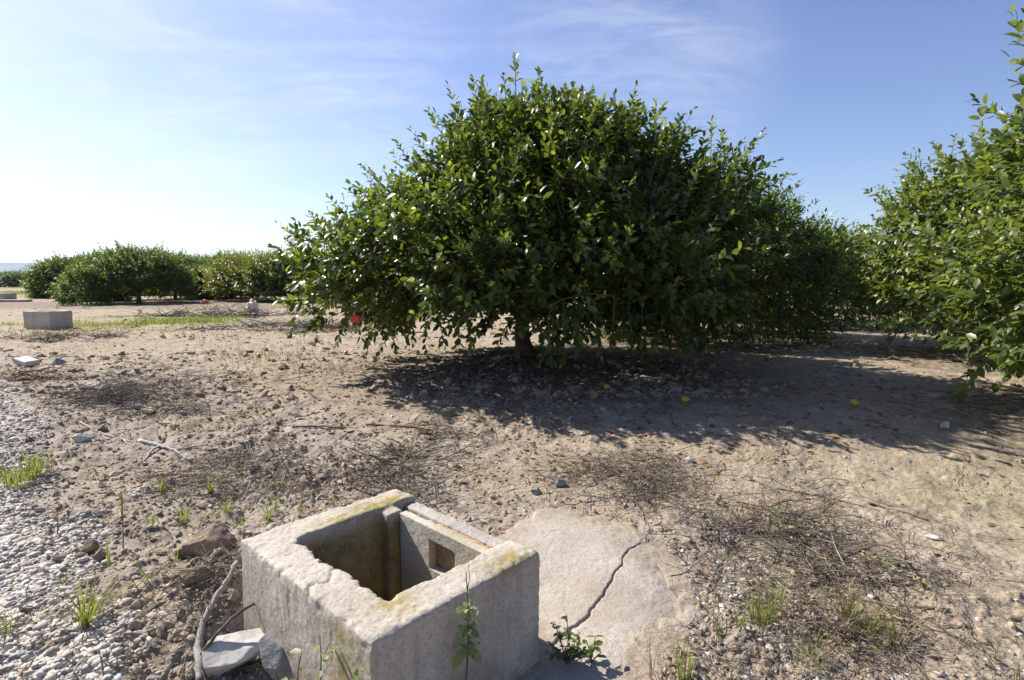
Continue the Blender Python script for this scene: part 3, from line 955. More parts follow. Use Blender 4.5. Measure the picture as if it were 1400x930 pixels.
def crown(g, tab, cx, cy, gz, nlobe, nshoot, nfill, leaf, lod, lobe_r=(0.35, 0.65), nleaf=(8, 13), young=0.10, rough=0.15, extra=None, macro=0.0):
    """lobed crown: lumps of shoots over a dome, a looser filling inside; returns leaf arrays, lobe centres and shoot bases"""
    zmin, zmax = tab["z"][0], tab["z"][-1]
    # lobe centres by area over the dome
    zs = g.uniform(zmin, zmax, nlobe * 14); al = g.uniform(0, 2 * math.pi, nlobe * 14)
    rr = dome_radius(tab, al, zs)
    keep = g.random(len(zs)) < (rr + 0.55) / (rr.max() + 0.55)
    zs, al, rr = zs[keep], al[keep], rr[keep]
    C = []; RL = []
    for z, a_, r in zip(zs, al, rr):
        lr = g.uniform(*lobe_r) * min(1.0, max(0.55, r / 1.3))
        r = r * (1 + macro * 2 * float(fbm(np.array(2.2 * a_ + 9), np.array(1.7 * z), 7, 2)))
        q = max(r - lr * 0.80 - rough * g.random() ** 2, 0.05)
        c = np.array([cx + q * math.cos(a_), cy + q * math.sin(a_), gz + max(min(z, zmax - lr * 0.8), zmin + lr * 0.45)])
        if all(np.linalg.norm(c - o) > 0.62 * (lr + ol) for o, ol in zip(C, RL)):
            C.append(c); RL.append(lr)
        if len(C) >= nlobe: break
    C = np.array(C); RL = np.array(RL)
    w = RL ** 2; w = w / w.sum()
    li = g.choice(len(C), nshoot, p=w)
    u = norm(g.normal(size=(nshoot, 3)))
    rad = np.clip(1.0 - np.abs(g.normal(0, 0.26, nshoot)), 0.15, 1.0) * g.uniform(0.9, 1.08, nshoot)
    p = C[li] + u * (rad * RL[li])[:, None] * np.array([1.05, 1.05, 0.92])
    centre = np.array([cx, cy, gz + 0.35 * zmax])
    outw = norm(p - centre)
    d = norm(u * 0.65 + outw * 0.6 + np.array([0, 0, 0.38]) + g.normal(0, 0.30, (nshoot, 3)))
    # drop shoots that ended deep inside
    aa = np.arctan2(p[:, 1] - cy, p[:, 0] - cx); zz_ = np.clip(p[:, 2] - gz, zmin, zmax)
    frac = np.hypot(p[:, 0] - cx, p[:, 1] - cy) / dome_radius(tab, aa, zz_)
    ok = ((frac > 0.55) | (p[:, 2] - gz > 0.72 * zmax) | (g.random(nshoot) < 0.35)) & (p[:, 2] - gz > 0.16 + max(0, zmin - 0.35))
    p, d = p[ok], d[ok]
    # filling
    zf = g.uniform(zmin + 0.15, zmax * 0.93, nfill); af = g.uniform(0, 2 * math.pi, nfill)
    rf = dome_radius(tab, af, zf) * np.sqrt(g.uniform(0.10, 0.80, nfill))
    pf = np.stack([cx + rf * np.cos(af), cy + rf * np.sin(af), gz + zf], -1)
    df = norm(norm(pf - centre) * 0.7 + g.normal(0, 0.6, (nfill, 3)) + np.array([0, 0, 0.3]))
    p = np.concatenate([p, pf]); d = np.concatenate([d, df])
    n = len(p)
    # skirts hang
    low = np.clip((0.9 - (p[:, 2] - gz)) / 0.8, 0, 1)
    d[:, 2] -= low * 0.75; d = norm(d)
    length = g.uniform(0.16, 0.30, n) * (leaf / 0.095)
    nl = g.integers(nleaf[0], nleaf[1], n)
    lng = g.random(n) < 0.22
    length = np.where(lng, length * 1.75, length); nl = np.where(lng, (nl * 1.45).astype(int), nl)
    size = leaf * g.uniform(0.82, 1.18, n)
    age = np.where(g.random(n) < young, g.uniform(0.3, 0.9, n), g.uniform(0, 0.10, n))
    age[len(p) - nfill:] *= 0.2
    A = shoots_to_leaves(g, p, d, length, nl, size, age, 0.05)
    if extra:
        ep = np.array([e[0] for e in extra]); ed = norm(np.array([e[1] for e in extra], float))
        el = np.array([e[2] for e in extra]); ea = np.array([e[3] for e in extra])
        en = np.maximum((el / 0.021 / (leaf / 0.095)).astype(int), 6)
        B = shoots_to_leaves(g, ep, ed, el, en, np.full(len(ep), leaf * 0.92), ea, 0.0)
        A = tuple(np.concatenate([x, y]) for x, y in zip(A, B))
    return A, C, p, d, length


def limbs(g, base, top_h, r0, C, shoots=None, lean=(0, 0), sides=8, forks=6, twigs=0):
    """tapered trunk, forking limbs to the lobes, thin twigs"""
    mb = MB()
    base = np.array(base, float)
    fork = base + np.array([lean[0], lean[1], top_h])
    tt = np.linspace(0, 1, 7)
    pts = base + (fork - base) * tt[:, None]
    pts[:, :2] += np.sin(tt * 3.1)[:, None] * g.normal(0, 0.03, 2)
    pts[0, 2] -= 0.12
    rad = r0 * (1.0 - 0.28 * tt); rad[0] *= 1.55; rad[1] *= 1.15
    mb.tube(pts, rad, sides + 2)
    # cluster the lobes by bearing
    ang = np.arctan2(C[:, 1] - fork[1], C[:, 0] - fork[0])
    order = np.argsort(ang)
    groups = np.array_split(order, forks)
    def curve(a, b, sag, k=6):
        t = np.linspace(0, 1, k)[:, None]
        m = (a + b) / 2 + np.array([0, 0, sag]) + g.normal(0, 0.06, 3)
        return (1 - t) ** 2 * a + 2 * t * (1 - t) * m + t * t * b
    for gi in groups:
        if not len(gi): continue
        cen = C[gi].mean(0)
        mid = fork + (cen - fork) * 0.55
        c = curve(fork - np.array([0, 0, 0.05]), mid, 0.12)
        mb.tube(c, np.linspace(r0 * 0.55, r0 * 0.30, len(c)), sides)
        for q in gi:
            c = curve(mid, C[q], 0.10)
            mb.tube(c, np.linspace(r0 * 0.22, r0 * 0.05, len(c)), max(5, sides - 3))
    return mb


def twig_mesh(p, d, length, C, g, keep=0.5, r=0.004):
    mb = MB()
    for i in range(len(p)):
        if g.random() > keep: continue
        q = C[np.argmin(((C - p[i]) ** 2).sum(1))]
        a = p[i] + (q - p[i]) * 0.45
        mb.tube(np.array([a, p[i], p[i] + d[i] * length[i]]), [r * 1.6, r, r * 0.5], 3, False)
    return mb


def fruit_mesh(name, r, elong=1.22):
    th = np.linspace(0, math.pi, 13); ph = np.linspace(0, 2 * math.pi, 17)[:-1]
    V = []
    for t in th:
        z = -math.cos(t); rr = math.sin(t)
        zz2 = z * elong
        if z > 0.86: zz2 += (z - 0.86) * 1.5; rr *= 0.86     # nipple
        for f in ph: V.append((rr * math.cos(f) * r, rr * math.sin(f) * r, zz2 * r))
    Q = [(i * 16 + j, i * 16 + (j + 1) % 16, (i + 1) * 16 + (j + 1) % 16, (i + 1) * 16 + j) for i in range(12) for j in range(16)]
    return make_mesh(name, np.array(V), None, Q)


FRUIT = fruit_mesh("lemon", 0.031)
FRUIT.materials.append(M_LEMON)


def finish_tree(name, base, label, cat, A, limb_mb, twig_mb, leaf_mat, lod, group=None, fruits=(), g=None):
    root = thing(name, base, label, cat, group)
    b = np.array(base)
    pos = A[0] - b
    cm = leaves_mesh("crown", pos, *A[1:], lod=lod)
    link("crown", cm, leaf_mat, root)
    def shift(mb):
        mb.V = [v - b for v in mb.V]; return mb
    shift(limb_mb).build("trunk", M_BARK, root)
    if twig_mb is not None and twig_mb.n:
        shift(twig_mb).build("twigs", M_TWIG_GREEN, root)
    for f in fruits:
        o = link("lemon", FRUIT, None, root, tuple(np.array(f) - b))
        o.rotation_euler = (R(180) + random.uniform(-.5, .5), random.uniform(-.5, .5), random.uniform(0, 6))
        o.scale = (1.0, 1.0, random.uniform(0.92, 1.1)) if True else o.scale
    return root


GREEN_GROUP = "lemon trees of the grove"

def top_shoots(g, cx, cy, gz, tab, n, ln=(0.2, 0.5)):
    ex = []
    h = tab["z"][-1]
    for _ in range(n):
        z = g.uniform(0.62, 0.97) * h; a_ = g.uniform(0, 6.28)
        r = float(dome_radius(tab, np.array(a_), np.array(z))) * 0.95
        ex.append((np.array([cx + r * math.cos(a_), cy + r * math.sin(a_), gz + z]), (math.cos(a_) * .3, math.sin(a_) * .3, 1), g.uniform(*ln), g.uniform(0, .5)))
    return ex


# --- the big tree in the middle
def main_tree():
    g = np.random.default_rng(21)
    base = G(720, 488)
    cx, cy, gz = 0.28, 7.15, 0.12
    tab = dict(z=[0.74, 1.0, 1.35, 1.7, 2.1, 2.5, 2.85, 3.15],
               l=[2.68, 2.92, 2.72, 2.28, 1.72, 1.15, 0.68, 0.22],
               r=[2.20, 2.55, 2.68, 2.70, 2.62, 2.25, 1.15, 0.20],
               f=[2.10, 2.40, 2.35, 2.10, 1.75, 1.35, 0.85, 0.25],
               b=[2.10, 2.40, 2.45, 2.30, 2.00, 1.60, 1.05, 0.30])
    ex = []
    for (px, py, D, dr, ln, age) in [
            (705, 118, 6.5, (-.02, 0, 1), .36, .75), (735, 128, 6.6, (.05, 0, 1), .26, .2), (692, 140, 6.5, (-.1, 0, 1), .30, .3), (782, 148, 6.7, (.05, 0, 1), .28, .15),
            (850, 172, 6.9, (.1, 0, 1), .26, .1), (896, 178, 6.9, (0, 0, 1), .34, .9), (925, 185, 7.0, (.1, 0, 1), .24, .2), (972, 205, 7.1, (0, 0, 1), .38, .85), (984, 212, 7.0, (.12, 0, 1), .30, .7),
            (1012, 245, 7.1, (.25, 0, 1), .34, .1), (612, 196, 6.9, (-.5, 0, .8), .45, .1), (640, 180, 6.8, (-.3, 0, 1), .30, .1), (562, 226, 6.9, (-.55, 0, .9), .34, .1),
            (520, 250, 7.0, (-.8, 0, .7), .32, .1), (470, 290, 7.0, (-.7, 0, .7), .28, .15), (410, 352, 7.0, (-.6, 0, .8), .26, .15), (445, 310, 7.0, (-.7, 0, .6), .25, .2), (820, 165, 6.8, (0, 0, 1), .22, .2), (665, 165, 6.6, (-.15, 0, 1), .26, .2)]:
        ex.append((depth_at(px, py, D), dr, ln, age))
    ex += top_shoots(g, cx, cy, gz, tab, 46, (.18, .42))
    # hanging sprays at the front of the skirt
    for (px, py, D, ln, age) in [(770, 455, 5.2, .30, .15), (745, 462, 5.3, .26, .1), (640, 442, 5.4, .22, .3), (505, 445, 5.9, .30, .2), (470, 440, 6.3, .28, .1), (405, 430, 6.8, .28, .2),
                                 (560, 440, 5.7, .26, .3), (600, 440, 5.6, .26, .2), (930, 452, 5.6, .28, .1), (965, 455, 5.7, .28, .1), (860, 445, 5.3, .24, .1), (880, 450, 5.3, .2, .05), (625, 446, 5.2, .26, .1), (752, 470, 4.95, .2, .1),
                                 (790, 452, 5.0, .26, .1), (815, 446, 5.0, .28, .05), (838, 440, 5.1, .28, .1), (905, 446, 5.2, .28, .05), (945, 440, 5.4, .3, .05), (985, 446, 5.7, .28, .05), (430, 438, 6.6, .26, .2), (535, 446, 5.8, .26, .2)]:
        ex.append((depth_at(px, py, D), (g.normal(0, .2), -.3, -1), ln, age))
    A, C, p, d, ln = crown(g, tab, cx, cy, gz, 125, 6700, 1900, 0.099, 0, (0.26, 0.70), (8, 13), 0.16, extra=ex, rough=0.85, macro=0.16)
    lm = limbs(g, base, 0.55, 0.125, C, lean=(-0.05, -0.12), forks=8)
    tw = twig_mesh(p, d, ln, C, g, 0.55, 0.0035)
    for e in ex:
        dd = norm(np.array(e[1], float)); root_ = C[np.argmin(((C - e[0]) ** 2).sum(1))]; b0 = e[0] - dd * 0.25
        tw.tube(np.array([root_, 0.5 * (root_ + b0) + [0, 0, 0.04], b0]), [0.009, 0.0075, 0.006], 4, False)
        tw.tube(np.array([e[0] - dd * 0.25, e[0], e[0] + dd * e[2]]), [0.006, 0.005, 0.002], 4, False)
    fr = [depth_at(720, 449, 5.6), depth_at(641, 338, 4.95), depth_at(812, 286, 5.4), depth_at(758, 456, 5.2), depth_at(560, 392, 5.3)]
    finish_tree("lemon_tree", base, "broad dark green lemon tree in the middle, hanging low over its own wide shadow", "lemon tree", A, lm, tw, M_LEAF, 0, GREEN_GROUP, fr, g)


main_tree()


def round_tab(rx, h, skirt=0.25):
    return dict(z=[skirt, 0.25 * h, 0.45 * h, 0.62 * h, 0.78 * h, 0.9 * h, h], l=[rx * .86, rx, rx, rx * .9, rx * .72, rx * .48, rx * .15],
                r=[rx * .86, rx, rx, rx * .9, rx * .72, rx * .48, rx * .15], f=[rx * .86, rx, rx, rx * .9, rx * .72, rx * .48, rx * .15], b=[rx * .86, rx, rx, rx * .9, rx * .72, rx * .48, rx * .15])


def full_tree(seed, cx, cy, rx, h, label, nl, ns, nf, leaf, lod, mat, fruits=(), tabmod=None, young=.1, extra=None, group=GREEN_GROUP, forks=6, base=None, nshoot=30, sh_ln=(0.2, 0.5), rough=0.25):
    g = np.random.default_rng(seed)
    gz = float(ground_h(cx, cy, False))
    tab = round_tab(rx, h)
    if tabmod: tabmod(tab)
    ex = top_shoots(g, cx, cy, gz, tab, nshoot, sh_ln) + (extra or [])
    A, C, p, d, ln = crown(g, tab, cx, cy, gz, nl, ns, nf, leaf, lod, (0.28, 0.55), (8, 12), young, extra=ex, rough=rough)
    bs = (cx, cy, gz) if base is None else base
    lm = limbs(g, bs, 0.5, 0.10, C, forks=forks)
    tw = twig_mesh(p, d, ln, C, g, 0.4, 0.0035) if lod == 0 else None
    return finish_tree("lemon_tree", bs, label, "lemon tree", A, lm, tw, mat, lod, group, fruits, g)


# --- trees of the same row behind it, stepping away to the right
full_tree(31, 3.60, 10.8, 2.40, 2.85, "dark lemon tree partly hidden behind the big one, its right shoulder showing lower", 90, 3600, 1500, 0.10, 1, M_LEAF)
full_tree(32, 7.25, 14.2, 2.2, 2.25, "smaller lemon tree third in the row, at the far left side of the alley", 70, 2400, 900, 0.105, 1, M_LEAF_F)
full_tree(33, 11.9, 19.0, 2.3, 2.3, "distant lemon tree fourth in the row, seen at the end of the alley", 60, 1800, 700, 0.115, 1, M_LEAF_F)
full_tree(34, 17.0, 24.0, 2.4, 2.4, "farthest lemon tree closing the alley behind the pale right-hand trees", 50, 1500, 600, 0.125, 1, M_LEAF_F)


# --- right-hand trees across the alley, paler and hung with green fruit
def ell_hit(px, py, c, rx, rz, inset):
    d = ray(px, py); o = np.array([0, 0, HC])
    s = np.array([1 / rx, 1 / rx, 1 / rz])
    dd = d * s; oo = (o - c) * s
    A_ = dd @ dd; B_ = 2 * dd @ oo; C_ = oo @ oo - 1
    disc = B_ * B_ - 4 * A_ * C_
    t = (-B_ - math.sqrt(disc)) / (2 * A_) if disc > 0 else -B_ / (2 * A_)
    return o + d * (t + inset)


def steep(t):
    """upright, steep-sided crown with a raised skirt"""
    t["z"][0] = 0.52
    r = t["l"][1]
    for k_ in "lrfb": t[k_] = [r * f for f in (.84, .96, 1.0, 1.0, .93, .74, .35)]


near_c = np.array([5.48, 4.05, 1.45])
fr_n = [ell_hit(px, py, near_c, 1.85, 1.35, 0.16) for px, py in [(1366, 354), (1336, 366), (1340, 428), (1352, 476), (1394, 511), (1361, 530), (1387, 282), (1313, 411), (1330, 300), (1376, 398), (1390, 440), (1372, 330), (1345, 452)]]
far_c = np.array([6.9, 7.55, 1.35])
fr_f = [ell_hit(px, py, far_c, 2.0, 1.3, 0.18) for px, py in [(1304, 363), (1305, 398), (1233, 429), (1241, 441), (1211, 384), (1279, 232), (1268, 330), (1255, 400), (1290, 440), (1222, 352), (1284, 380)]]
exn = [(depth_at(1408, 85, 3.3), (-.45, -.1, .8), .30, .3), (depth_at(1412, 60, 3.3), (-.1, 0, 1), .22, .2), (depth_at(1345, 200, 4.3), (-.2, 0, 1), .25, .3), (depth_at(1415, 100, 3.3), (-.8, -.1, .35), .22, .4), (depth_at(1400, 175, 3.7), (-.1, 0, 1), .2, .3)]
full_tree(41, 5.48, 4.05, 1.85, 2.75, "nearest right-hand lemon tree, pale leaves and green fruit, cut by the frame edge", 56, 2150, 600, 0.101, 0, M_LEAF_R, fr_n, young=.12, extra=exn, tabmod=steep, sh_ln=(.12, .28))
exf = [(depth_at(1215, 345, 6.6), (-.9, -.2, .2), .35, .3), (depth_at(1225, 290, 6.8), (-.8, -.2, .5), .35, .2), (depth_at(1240, 330, 6.6), (-.9, -.2, .1), .4, .2), (depth_at(1235, 425, 6.5), (-.8, -.2, -.5), .35, .4)]
full_tree(42, 6.95, 7.55, 1.8, 2.75, "right-hand lemon tree behind the nearest one, loose pale twigs reaching into the alley", 56, 1850, 480, 0.101, 0, M_LEAF_R, fr_f, young=.14, extra=exf, tabmod=steep, sh_ln=(.12, .28))
full_tree(43, 11.6, 12.2, 2.0, 2.5, "third right-hand lemon tree, dark, glimpsed between the alley and the pale trees", 55, 1700, 600, 0.105, 1, M_LEAF_F)

# --- the far rows on the left: three tree patterns, copied tree by tree
def copy_tree(o, loc, rz, s, label, mat=None):
    c = o.copy(); COL.objects.link(c)
    c.location = loc; c.rotation_euler = (0, 0, rz); c.scale = (s[0], s[0], s[1])
    c["label"] = label
    for ch in o.children:
        k = ch.copy(); COL.objects.link(k); k.parent = c
        k.matrix_parent_inverse = ch.matrix_parent_inverse.copy()
        if mat is not None and ch.name.startswith("crown"):
            k.material_slots[0].link = 'OBJECT'; k.material_slots[0].material = mat
    return c


ROW_GROUP = "lemon trees of the far rows"
b1 = G(190, 414)
p1 = full_tree(51, b1[0], b1[1], 2.35, 2.32, "far lemon tree on a bare dark trunk, tallest of the far left row", 60, 2300, 800, 0.135, 1, M_LEAF_F, group=ROW_GROUP, tabmod=lambda t: t["z"].__setitem__(0, 0.62), nshoot=70, sh_ln=(.3, .75), rough=.35)
b2 = G(98, 407)
p2 = full_tree(52, b2[0], b2[1], 2.1, 2.15, "rounded far lemon tree nearest the distant blue hills, its skirt to the ground", 60, 2300, 800, 0.15, 1, M_LEAF_F, group=ROW_GROUP, nshoot=70, sh_ln=(.3, .75), rough=.35)
b3 = G(345, 411)
p3 = full_tree(53, b3[0], b3[1], 2.2, 2.12, "yellowing far lemon tree just left of the big tree", 58, 2100, 700, 0.135, 1, M_LEAF_Y, group=ROW_GROUP, tabmod=lambda t: t["z"].__setitem__(0, 0.6), nshoot=70, sh_ln=(.3, .75), rough=.35)
row = [(140, 411, p2, (0.80, 0.84), "far lemon tree between the rounded one and the one on a bare trunk", None),
       (240, 409, p1, (0.82, 0.98), "far lemon tree right of the bare-trunked one, with tall top shoots", None),
       (282, 407, p3, (0.80, 0.90), "dark far lemon tree behind the rusty dry weeds, left of the yellowing one", M_LEAF_F),
       (316, 408, p2, (0.78, 1.06), "dark far lemon tree half behind the yellowing one", None),
       (392, 412, p1, (1.0, 0.95), "far lemon tree half hidden behind the left edge of the big tree", M_LEAF_R),
       (430, 412, p3, (1.0, 1.0), "far lemon tree glimpsed through the left skirt of the big tree", M_LEAF_F)]
for i, (px, py, src, s, lab, mt) in enumerate(row):
    q = G(px, py)
    copy_tree(src, q, 1.1 + i * 1.7, s, lab, mt)
back_lab = "farther lemon tree whose top shows above the far left row"
for i, px in enumerate(range(130, 470, 42)):
    q = G(px, 403.5 - (i % 2) * 0.6)
    copy_tree((p1, p2, p3)[i % 3], q, 0.6 + i * 2.1, (1.05, 1.06 + 0.05 * (i % 3)), back_lab, M_LEAF_F)
for i, (px, py) in enumerate([(0, 392.5), (17, 392.5), (33, 393.5)]):
    q = G(px, py)
    copy_tree((p2, p1, p3)[i], q, i * 1.3, (1.25, 0.84 + 0.05 * i),
              ("tiny far lemon tree under the hills at the left frame edge", "tiny far lemon tree under the hills, in the middle of three", "tiny far lemon tree under the hills, touching the rounded one")[i], M_LEAF_F)
# saplings in front of the row
def small_bush(px, py, rx, h, seed, label, mat=M_LEAF_F):
    q = G(px, py); g = np.random.default_rng(seed)
    tab = round_tab(rx, h, 0.08)
    A, C, p, d, ln = crown(g, tab, q[0], q[1], q[2], 16, 420, 120, 0.12, 1, (0.18, 0.34), (8, 12), .15, extra=top_shoots(g, q[0], q[1], q[2], tab, 5, (.2, .35)))
    lm = limbs(g, q, 0.25, 0.03, C, forks=4, sides=5)
    finish_tree("lemon_sapling", q, label, "sapling", A, lm, None, mat, 1)


small_bush(118, 417, 1.0, 1.35, 61, "low bushy lemon sapling in front of the bare-trunked far tree")
small_bush(277, 410, 0.85, 1.6, 62, "upright lemon sapling among rusty dry weeds in the far row", M_LEAF_R)

# ------------------------------------------------------------------ stones, clods, gravel
def ico(sub):
    bm = bmesh.new(); bmesh.ops.create_icosphere(bm, subdivisions=sub, radius=1.0)
    V = np.array([v.co[:] for v in bm.verts]); T = np.array([[v.index for v in f.verts] for f in bm.faces]); bm.free()
    return V, T


ICO1, ICO2, ICO4 = ico(1), ico(2), ico(5)


def rock_mesh(name, dims, seed, facets=20, rough=0.05, sharp=0.72):
    g = np.random.default_rng(seed)
    V = ICO4[0].copy()
    for _ in range(facets):
        n = norm(g.normal(size=3)); dd = g.uniform(sharp - 0.24, sharp + 0.04)
        ov = np.maximum(V @ n - dd, 0); V = V - ov[:, None] * n
    V = V * (1 + (fbm3(V * 2.3, seed, 3) * 0.09 + fbm3(V * 8, seed + 1, 4) * rough * 2)[:, None])
    return make_mesh(name, V * np.array(dims) / 2, ICO4[1], None, True)


def rock(px, py, dims, rz, mat, label, seed, cat="stone", name="stone", tilt=(0, 0), sink=0.3, facets=14, rough=0.05, group=None):
    q = G(px, py)
    me = rock_mesh(name, dims, seed, facets, rough)
    o = link(name, me, mat, None, (q[0], q[1], q[2] + dims[2] * (0.5 - sink)))
    o.rotation_euler = (tilt[0], tilt[1], rz)
    return tag(o, label, cat, group)


rock(318, 908, (0.27, 0.17, 0.14), R(32), M_STONE_W, "large pale angular rock leaning at the chamber's left foot", 5, "rock", "rock", (R(18), R(-14)), 0.2, 16, 0.02)
rock(402, 928, (0.24, 0.18, 0.22), R(20), M_STONE_G, "large grey mottled rock between the pale rock and the chamber", 8, "rock", "rock", (R(10), R(8)), 0.25, 18, 0.03)
rock(115, 608, (0.15, 0.10, 0.09), R(20), M_STONE_W, "pale fist-sized stone below the bleached branch", 12, sink=0.25)
rock(192, 560, (0.16, 0.09, 0.08), R(5), M_STONE_W, "small white stone in front of the grey brush heap", 13)
rock(205, 563, (0.17, 0.09, 0.07), R(-15), M_STONE_O, "tan flat stone right of the small white stone, before the brush heap", 14)
rock(82, 501, (0.24, 0.15, 0.13), R(15), M_STONE_G, "rounded grey stone right of the brick-like fragment", 15)
rock(766, 664, (0.095, 0.075, 0.085), R(0), M_STONE_G, "dark grey round stone behind the concrete apron", 16, sink=0.2)
rock(734, 674, (0.085, 0.06, 0.05), R(0), M_STONE_G, "light grey low stone left of the dark round stone behind the apron", 17)
rock(580, 594, (0.10, 0.07, 0.08), R(10), M_STONE_O, "lone brownish stone on the bare soil between the chamber and the big tree", 18, sink=0.2)
rock(692, 573, (0.15, 0.12, 0.09), R(0), M_LUMP, "dark soil lump at the near edge of the big tree's shadow", 19, "clod", "clod")
rock(981, 691, (0.05, 0.03, 0.05), R(20), M_STONE_O, "small upright ochre stone right of the apron", 20, sink=0.1, facets=8)
rock(996, 742, (0.055, 0.045, 0.04), R(0), M_STONE_W, "pale stone with a dark shadow right of the cracked apron", 21)
rock(1277, 738, (0.07, 0.045, 0.022), R(-20), M_STONE_W, "flat whitish chip on the bare sandy soil at right", 22, sink=0.2)
rock(1293, 588, (0.075, 0.06, 0.08), R(0), M_STONE_W, "pale stone standing in the shade edge below the right-hand trees", 23, sink=0.2)
rock(318, 536, (0.15, 0.10, 0.06), R(0), M_STONE_G, "dark flat stone on bare soil left of the big tree's shadow tip", 24)
rock(944, 631, (0.07, 0.05, 0.05), R(0), M_STONE_W, "small pale stone at the far end of the straw heap", 25)
rock(1214, 799, (0.05, 0.035, 0.022), R(0), M_STONE_W, "whitish chip beside the dark twig heap at right", 26)
rock(60, 715, (0.06, 0.05, 0.04), R(0), M_STONE_G, "grey stone at the gravel edge below the bright grass clump", 27)
rock(184, 683, (0.05, 0.04, 0.03), R(0), M_STONE_W, "white pebble beside the tall seeding grass", 28)
rock(200, 786, (0.045, 0.025, 0.02), R(20), M_STONE_W, "pale elongated pebble on the soil right of the foreground tuft", 29)
rock(210, 884, (0.025, 0.02, 0.03), R(0), M_STONE_W, "white upright pebble on soil between the gravel and the pale rock", 30, sink=0.2)
CL = "clods of earth left of the chamber"
rock(286, 757, (0.32, 0.24, 0.20), R(25), M_LUMP, "biggest crumbling earth clod against the chamber's left corner", 40, "clod", "clod", sink=0.35, rough=0.09, group=CL)
rock(246, 790, (0.10, 0.085, 0.075), R(5), M_LUMP, "rounded earth clod below the biggest one", 41, "clod", "clod", rough=0.08, group=CL)
rock(268, 797, (0.12, 0.10, 0.09), R(45), M_LUMP, "earth clod tucked between the biggest clod and the twig root", 42, "clod", "clod", rough=0.08, group=CL)
rock(122, 756, (0.075, 0.065, 0.075), R(5), M_LUMP, "brown upright clod beside the thin grass pair", 43, "clod", "clod", rough=0.09, sink=0.15, group=CL)
rock(138, 764, (0.075, 0.065, 0.06), R(50), M_LUMP, "brown clod touching the upright clod on its right", 44, "clod", "clod", rough=0.09, sink=0.15, group=CL)
rock(80, 768, (0.06, 0.045, 0.04), R(0), M_LUMP, "brown clod lying alone on the gravel above the foreground tuft", 45, "clod", "clod", rough=0.09, sink=0.15, group=CL)
rock(305, 770, (0.10, 0.08, 0.075), R(80), M_LUMP, "ragged earth clod pressed against the chamber's left face", 46, "clod", "clod", rough=0.09, group=CL)


def scatter_lumps(name, n, area, size, mat, kind_label, seed, mask=None, flat=(0.5, 0.9), ico_=ICO1, lift=0.15, jitter=0.16):
    """one mesh of many small irregular lumps lying on the ground"""
    g = np.random.default_rng(seed)
    x0, x1, y0, y1 = area
    P = []
    tries = 0
    while sum(len(a) for a in P) < n and tries < 60:
        tries += 1
        m = n * 2
        # denser towards the viewer, as the eye sees it
        y = 1 / g.uniform(1 / y1, 1 / y0, m)
        x = g.uniform(-1.02, 1.02, m) * (y + 0.35) + 0.0
        k = (x > x0) & (x < x1)
        x, y = x[k], y[k]
        if mask is not None:
            k = g.random(len(x)) < mask(x, y); x, y = x[k], y[k]
        u, v = box_uv(x, y)
        k = ~((u > -0.01) & (u < 0.62) & (v > -0.01) & (v < 0.78)) & (poly_sd(x, y, SLAB) > 0.01)
        P.append(np.stack([x[k], y[k]], -1))
    P = np.concatenate(P)[:n]; n = len(P)
    s = g.lognormal(math.log(size), 0.50, n)
    s = np.clip(s, size * 0.35, size * 2.6)
    z = ground_h(P[:, 0], P[:, 1])
    V0, T0 = ico_
    k = len(V0)
    sh = np.stack([g.uniform(0.75, 1.35, n), g.uniform(0.7, 1.1, n), g.uniform(*flat, n)], -1)
    jit = 1 + g.normal(0, jitter, (n, k))
    L = V0[None] * jit[..., None] * sh[:, None, :] * (s / 2)[:, None, None]
    th = g.uniform(0, 6.28, n); c, s_ = np.cos(th), np.sin(th)
    tl = g.normal(0, 0.3, n)
    X = L[..., 0] * c[:, None] - L[..., 1] * s_[:, None]; Y = L[..., 0] * s_[:, None] + L[..., 1] * c[:, None]
    Zl = L[..., 2] + tl[:, None] * L[..., 0]
    V = np.stack([X + P[:, 0, None], Y + P[:, 1, None], Zl + (z + s * lift * sh[:, 2])[:, None]], -1).reshape(-1, 3)
    T = (T0[None] + (np.arange(n) * k)[:, None, None]).reshape(-1, 3)
    rnd = np.repeat(g.random(n), k)
    o = link(name, make_mesh(name, V, T, None, jitter < 0.2, {"rnd": rnd}), mat)
    tag(o, kind="stuff")
    return o


def grav_den(x, y):
    return gravel_mask(x, y) * np.clip(1.2 - y / 22, 0.1, 1)


def head_den(x, y):
    e = track_e(x, y)
    band = np.exp(-((e + 0.75) / 1.1) ** 2)
    return np.clip(band * (0.25 + 0.9 * sstep(fbm(x * 1.6, y * 1.6, 88, 2), -0.1, 0.25)) + 0.02, 0, 1) * (1 - 0.8 * sstep(x, 0.3, 0.9))


scatter_lumps("gravel", 40000, (-30, 0.6, 1.15, 16), 0.0150, M_PEB, "", 71, grav_den, (0.42, 0.75), ICO1, 0.0)
scatter_lumps("gravel", 2200, (-30, 0.6, 1.15, 12), 0.024, M_PEB, "", 77, grav_den, (0.40, 0.7), ICO2, -0.10, 0.10)
scatter_lumps("gravel", 9000, (-30, 0.6, 1.15, 5), 0.011, M_PEB, "", 72, grav_den, (0.45, 0.85), ICO1, 0.1)
scatter_lumps("gravel", 2600, (-9, 3.2, 1.3, 9), 0.014, M_PEB, "", 73, head_den, (0.5, 0.9), ICO1, -0.05, 0.22)
scatter_lumps("soil_crumbs", 14000, (-9, 9, 1.3, 14), 0.015, M_LUMP, "", 74, lambda x, y: np.clip(0.25 + head_den(x, y), 0, 1) * (1 - 0.85 * sstep(x - 0.25 * y, 0.2, 1.6)), (0.5, 1.0), ICO1, 0.0, 0.22)
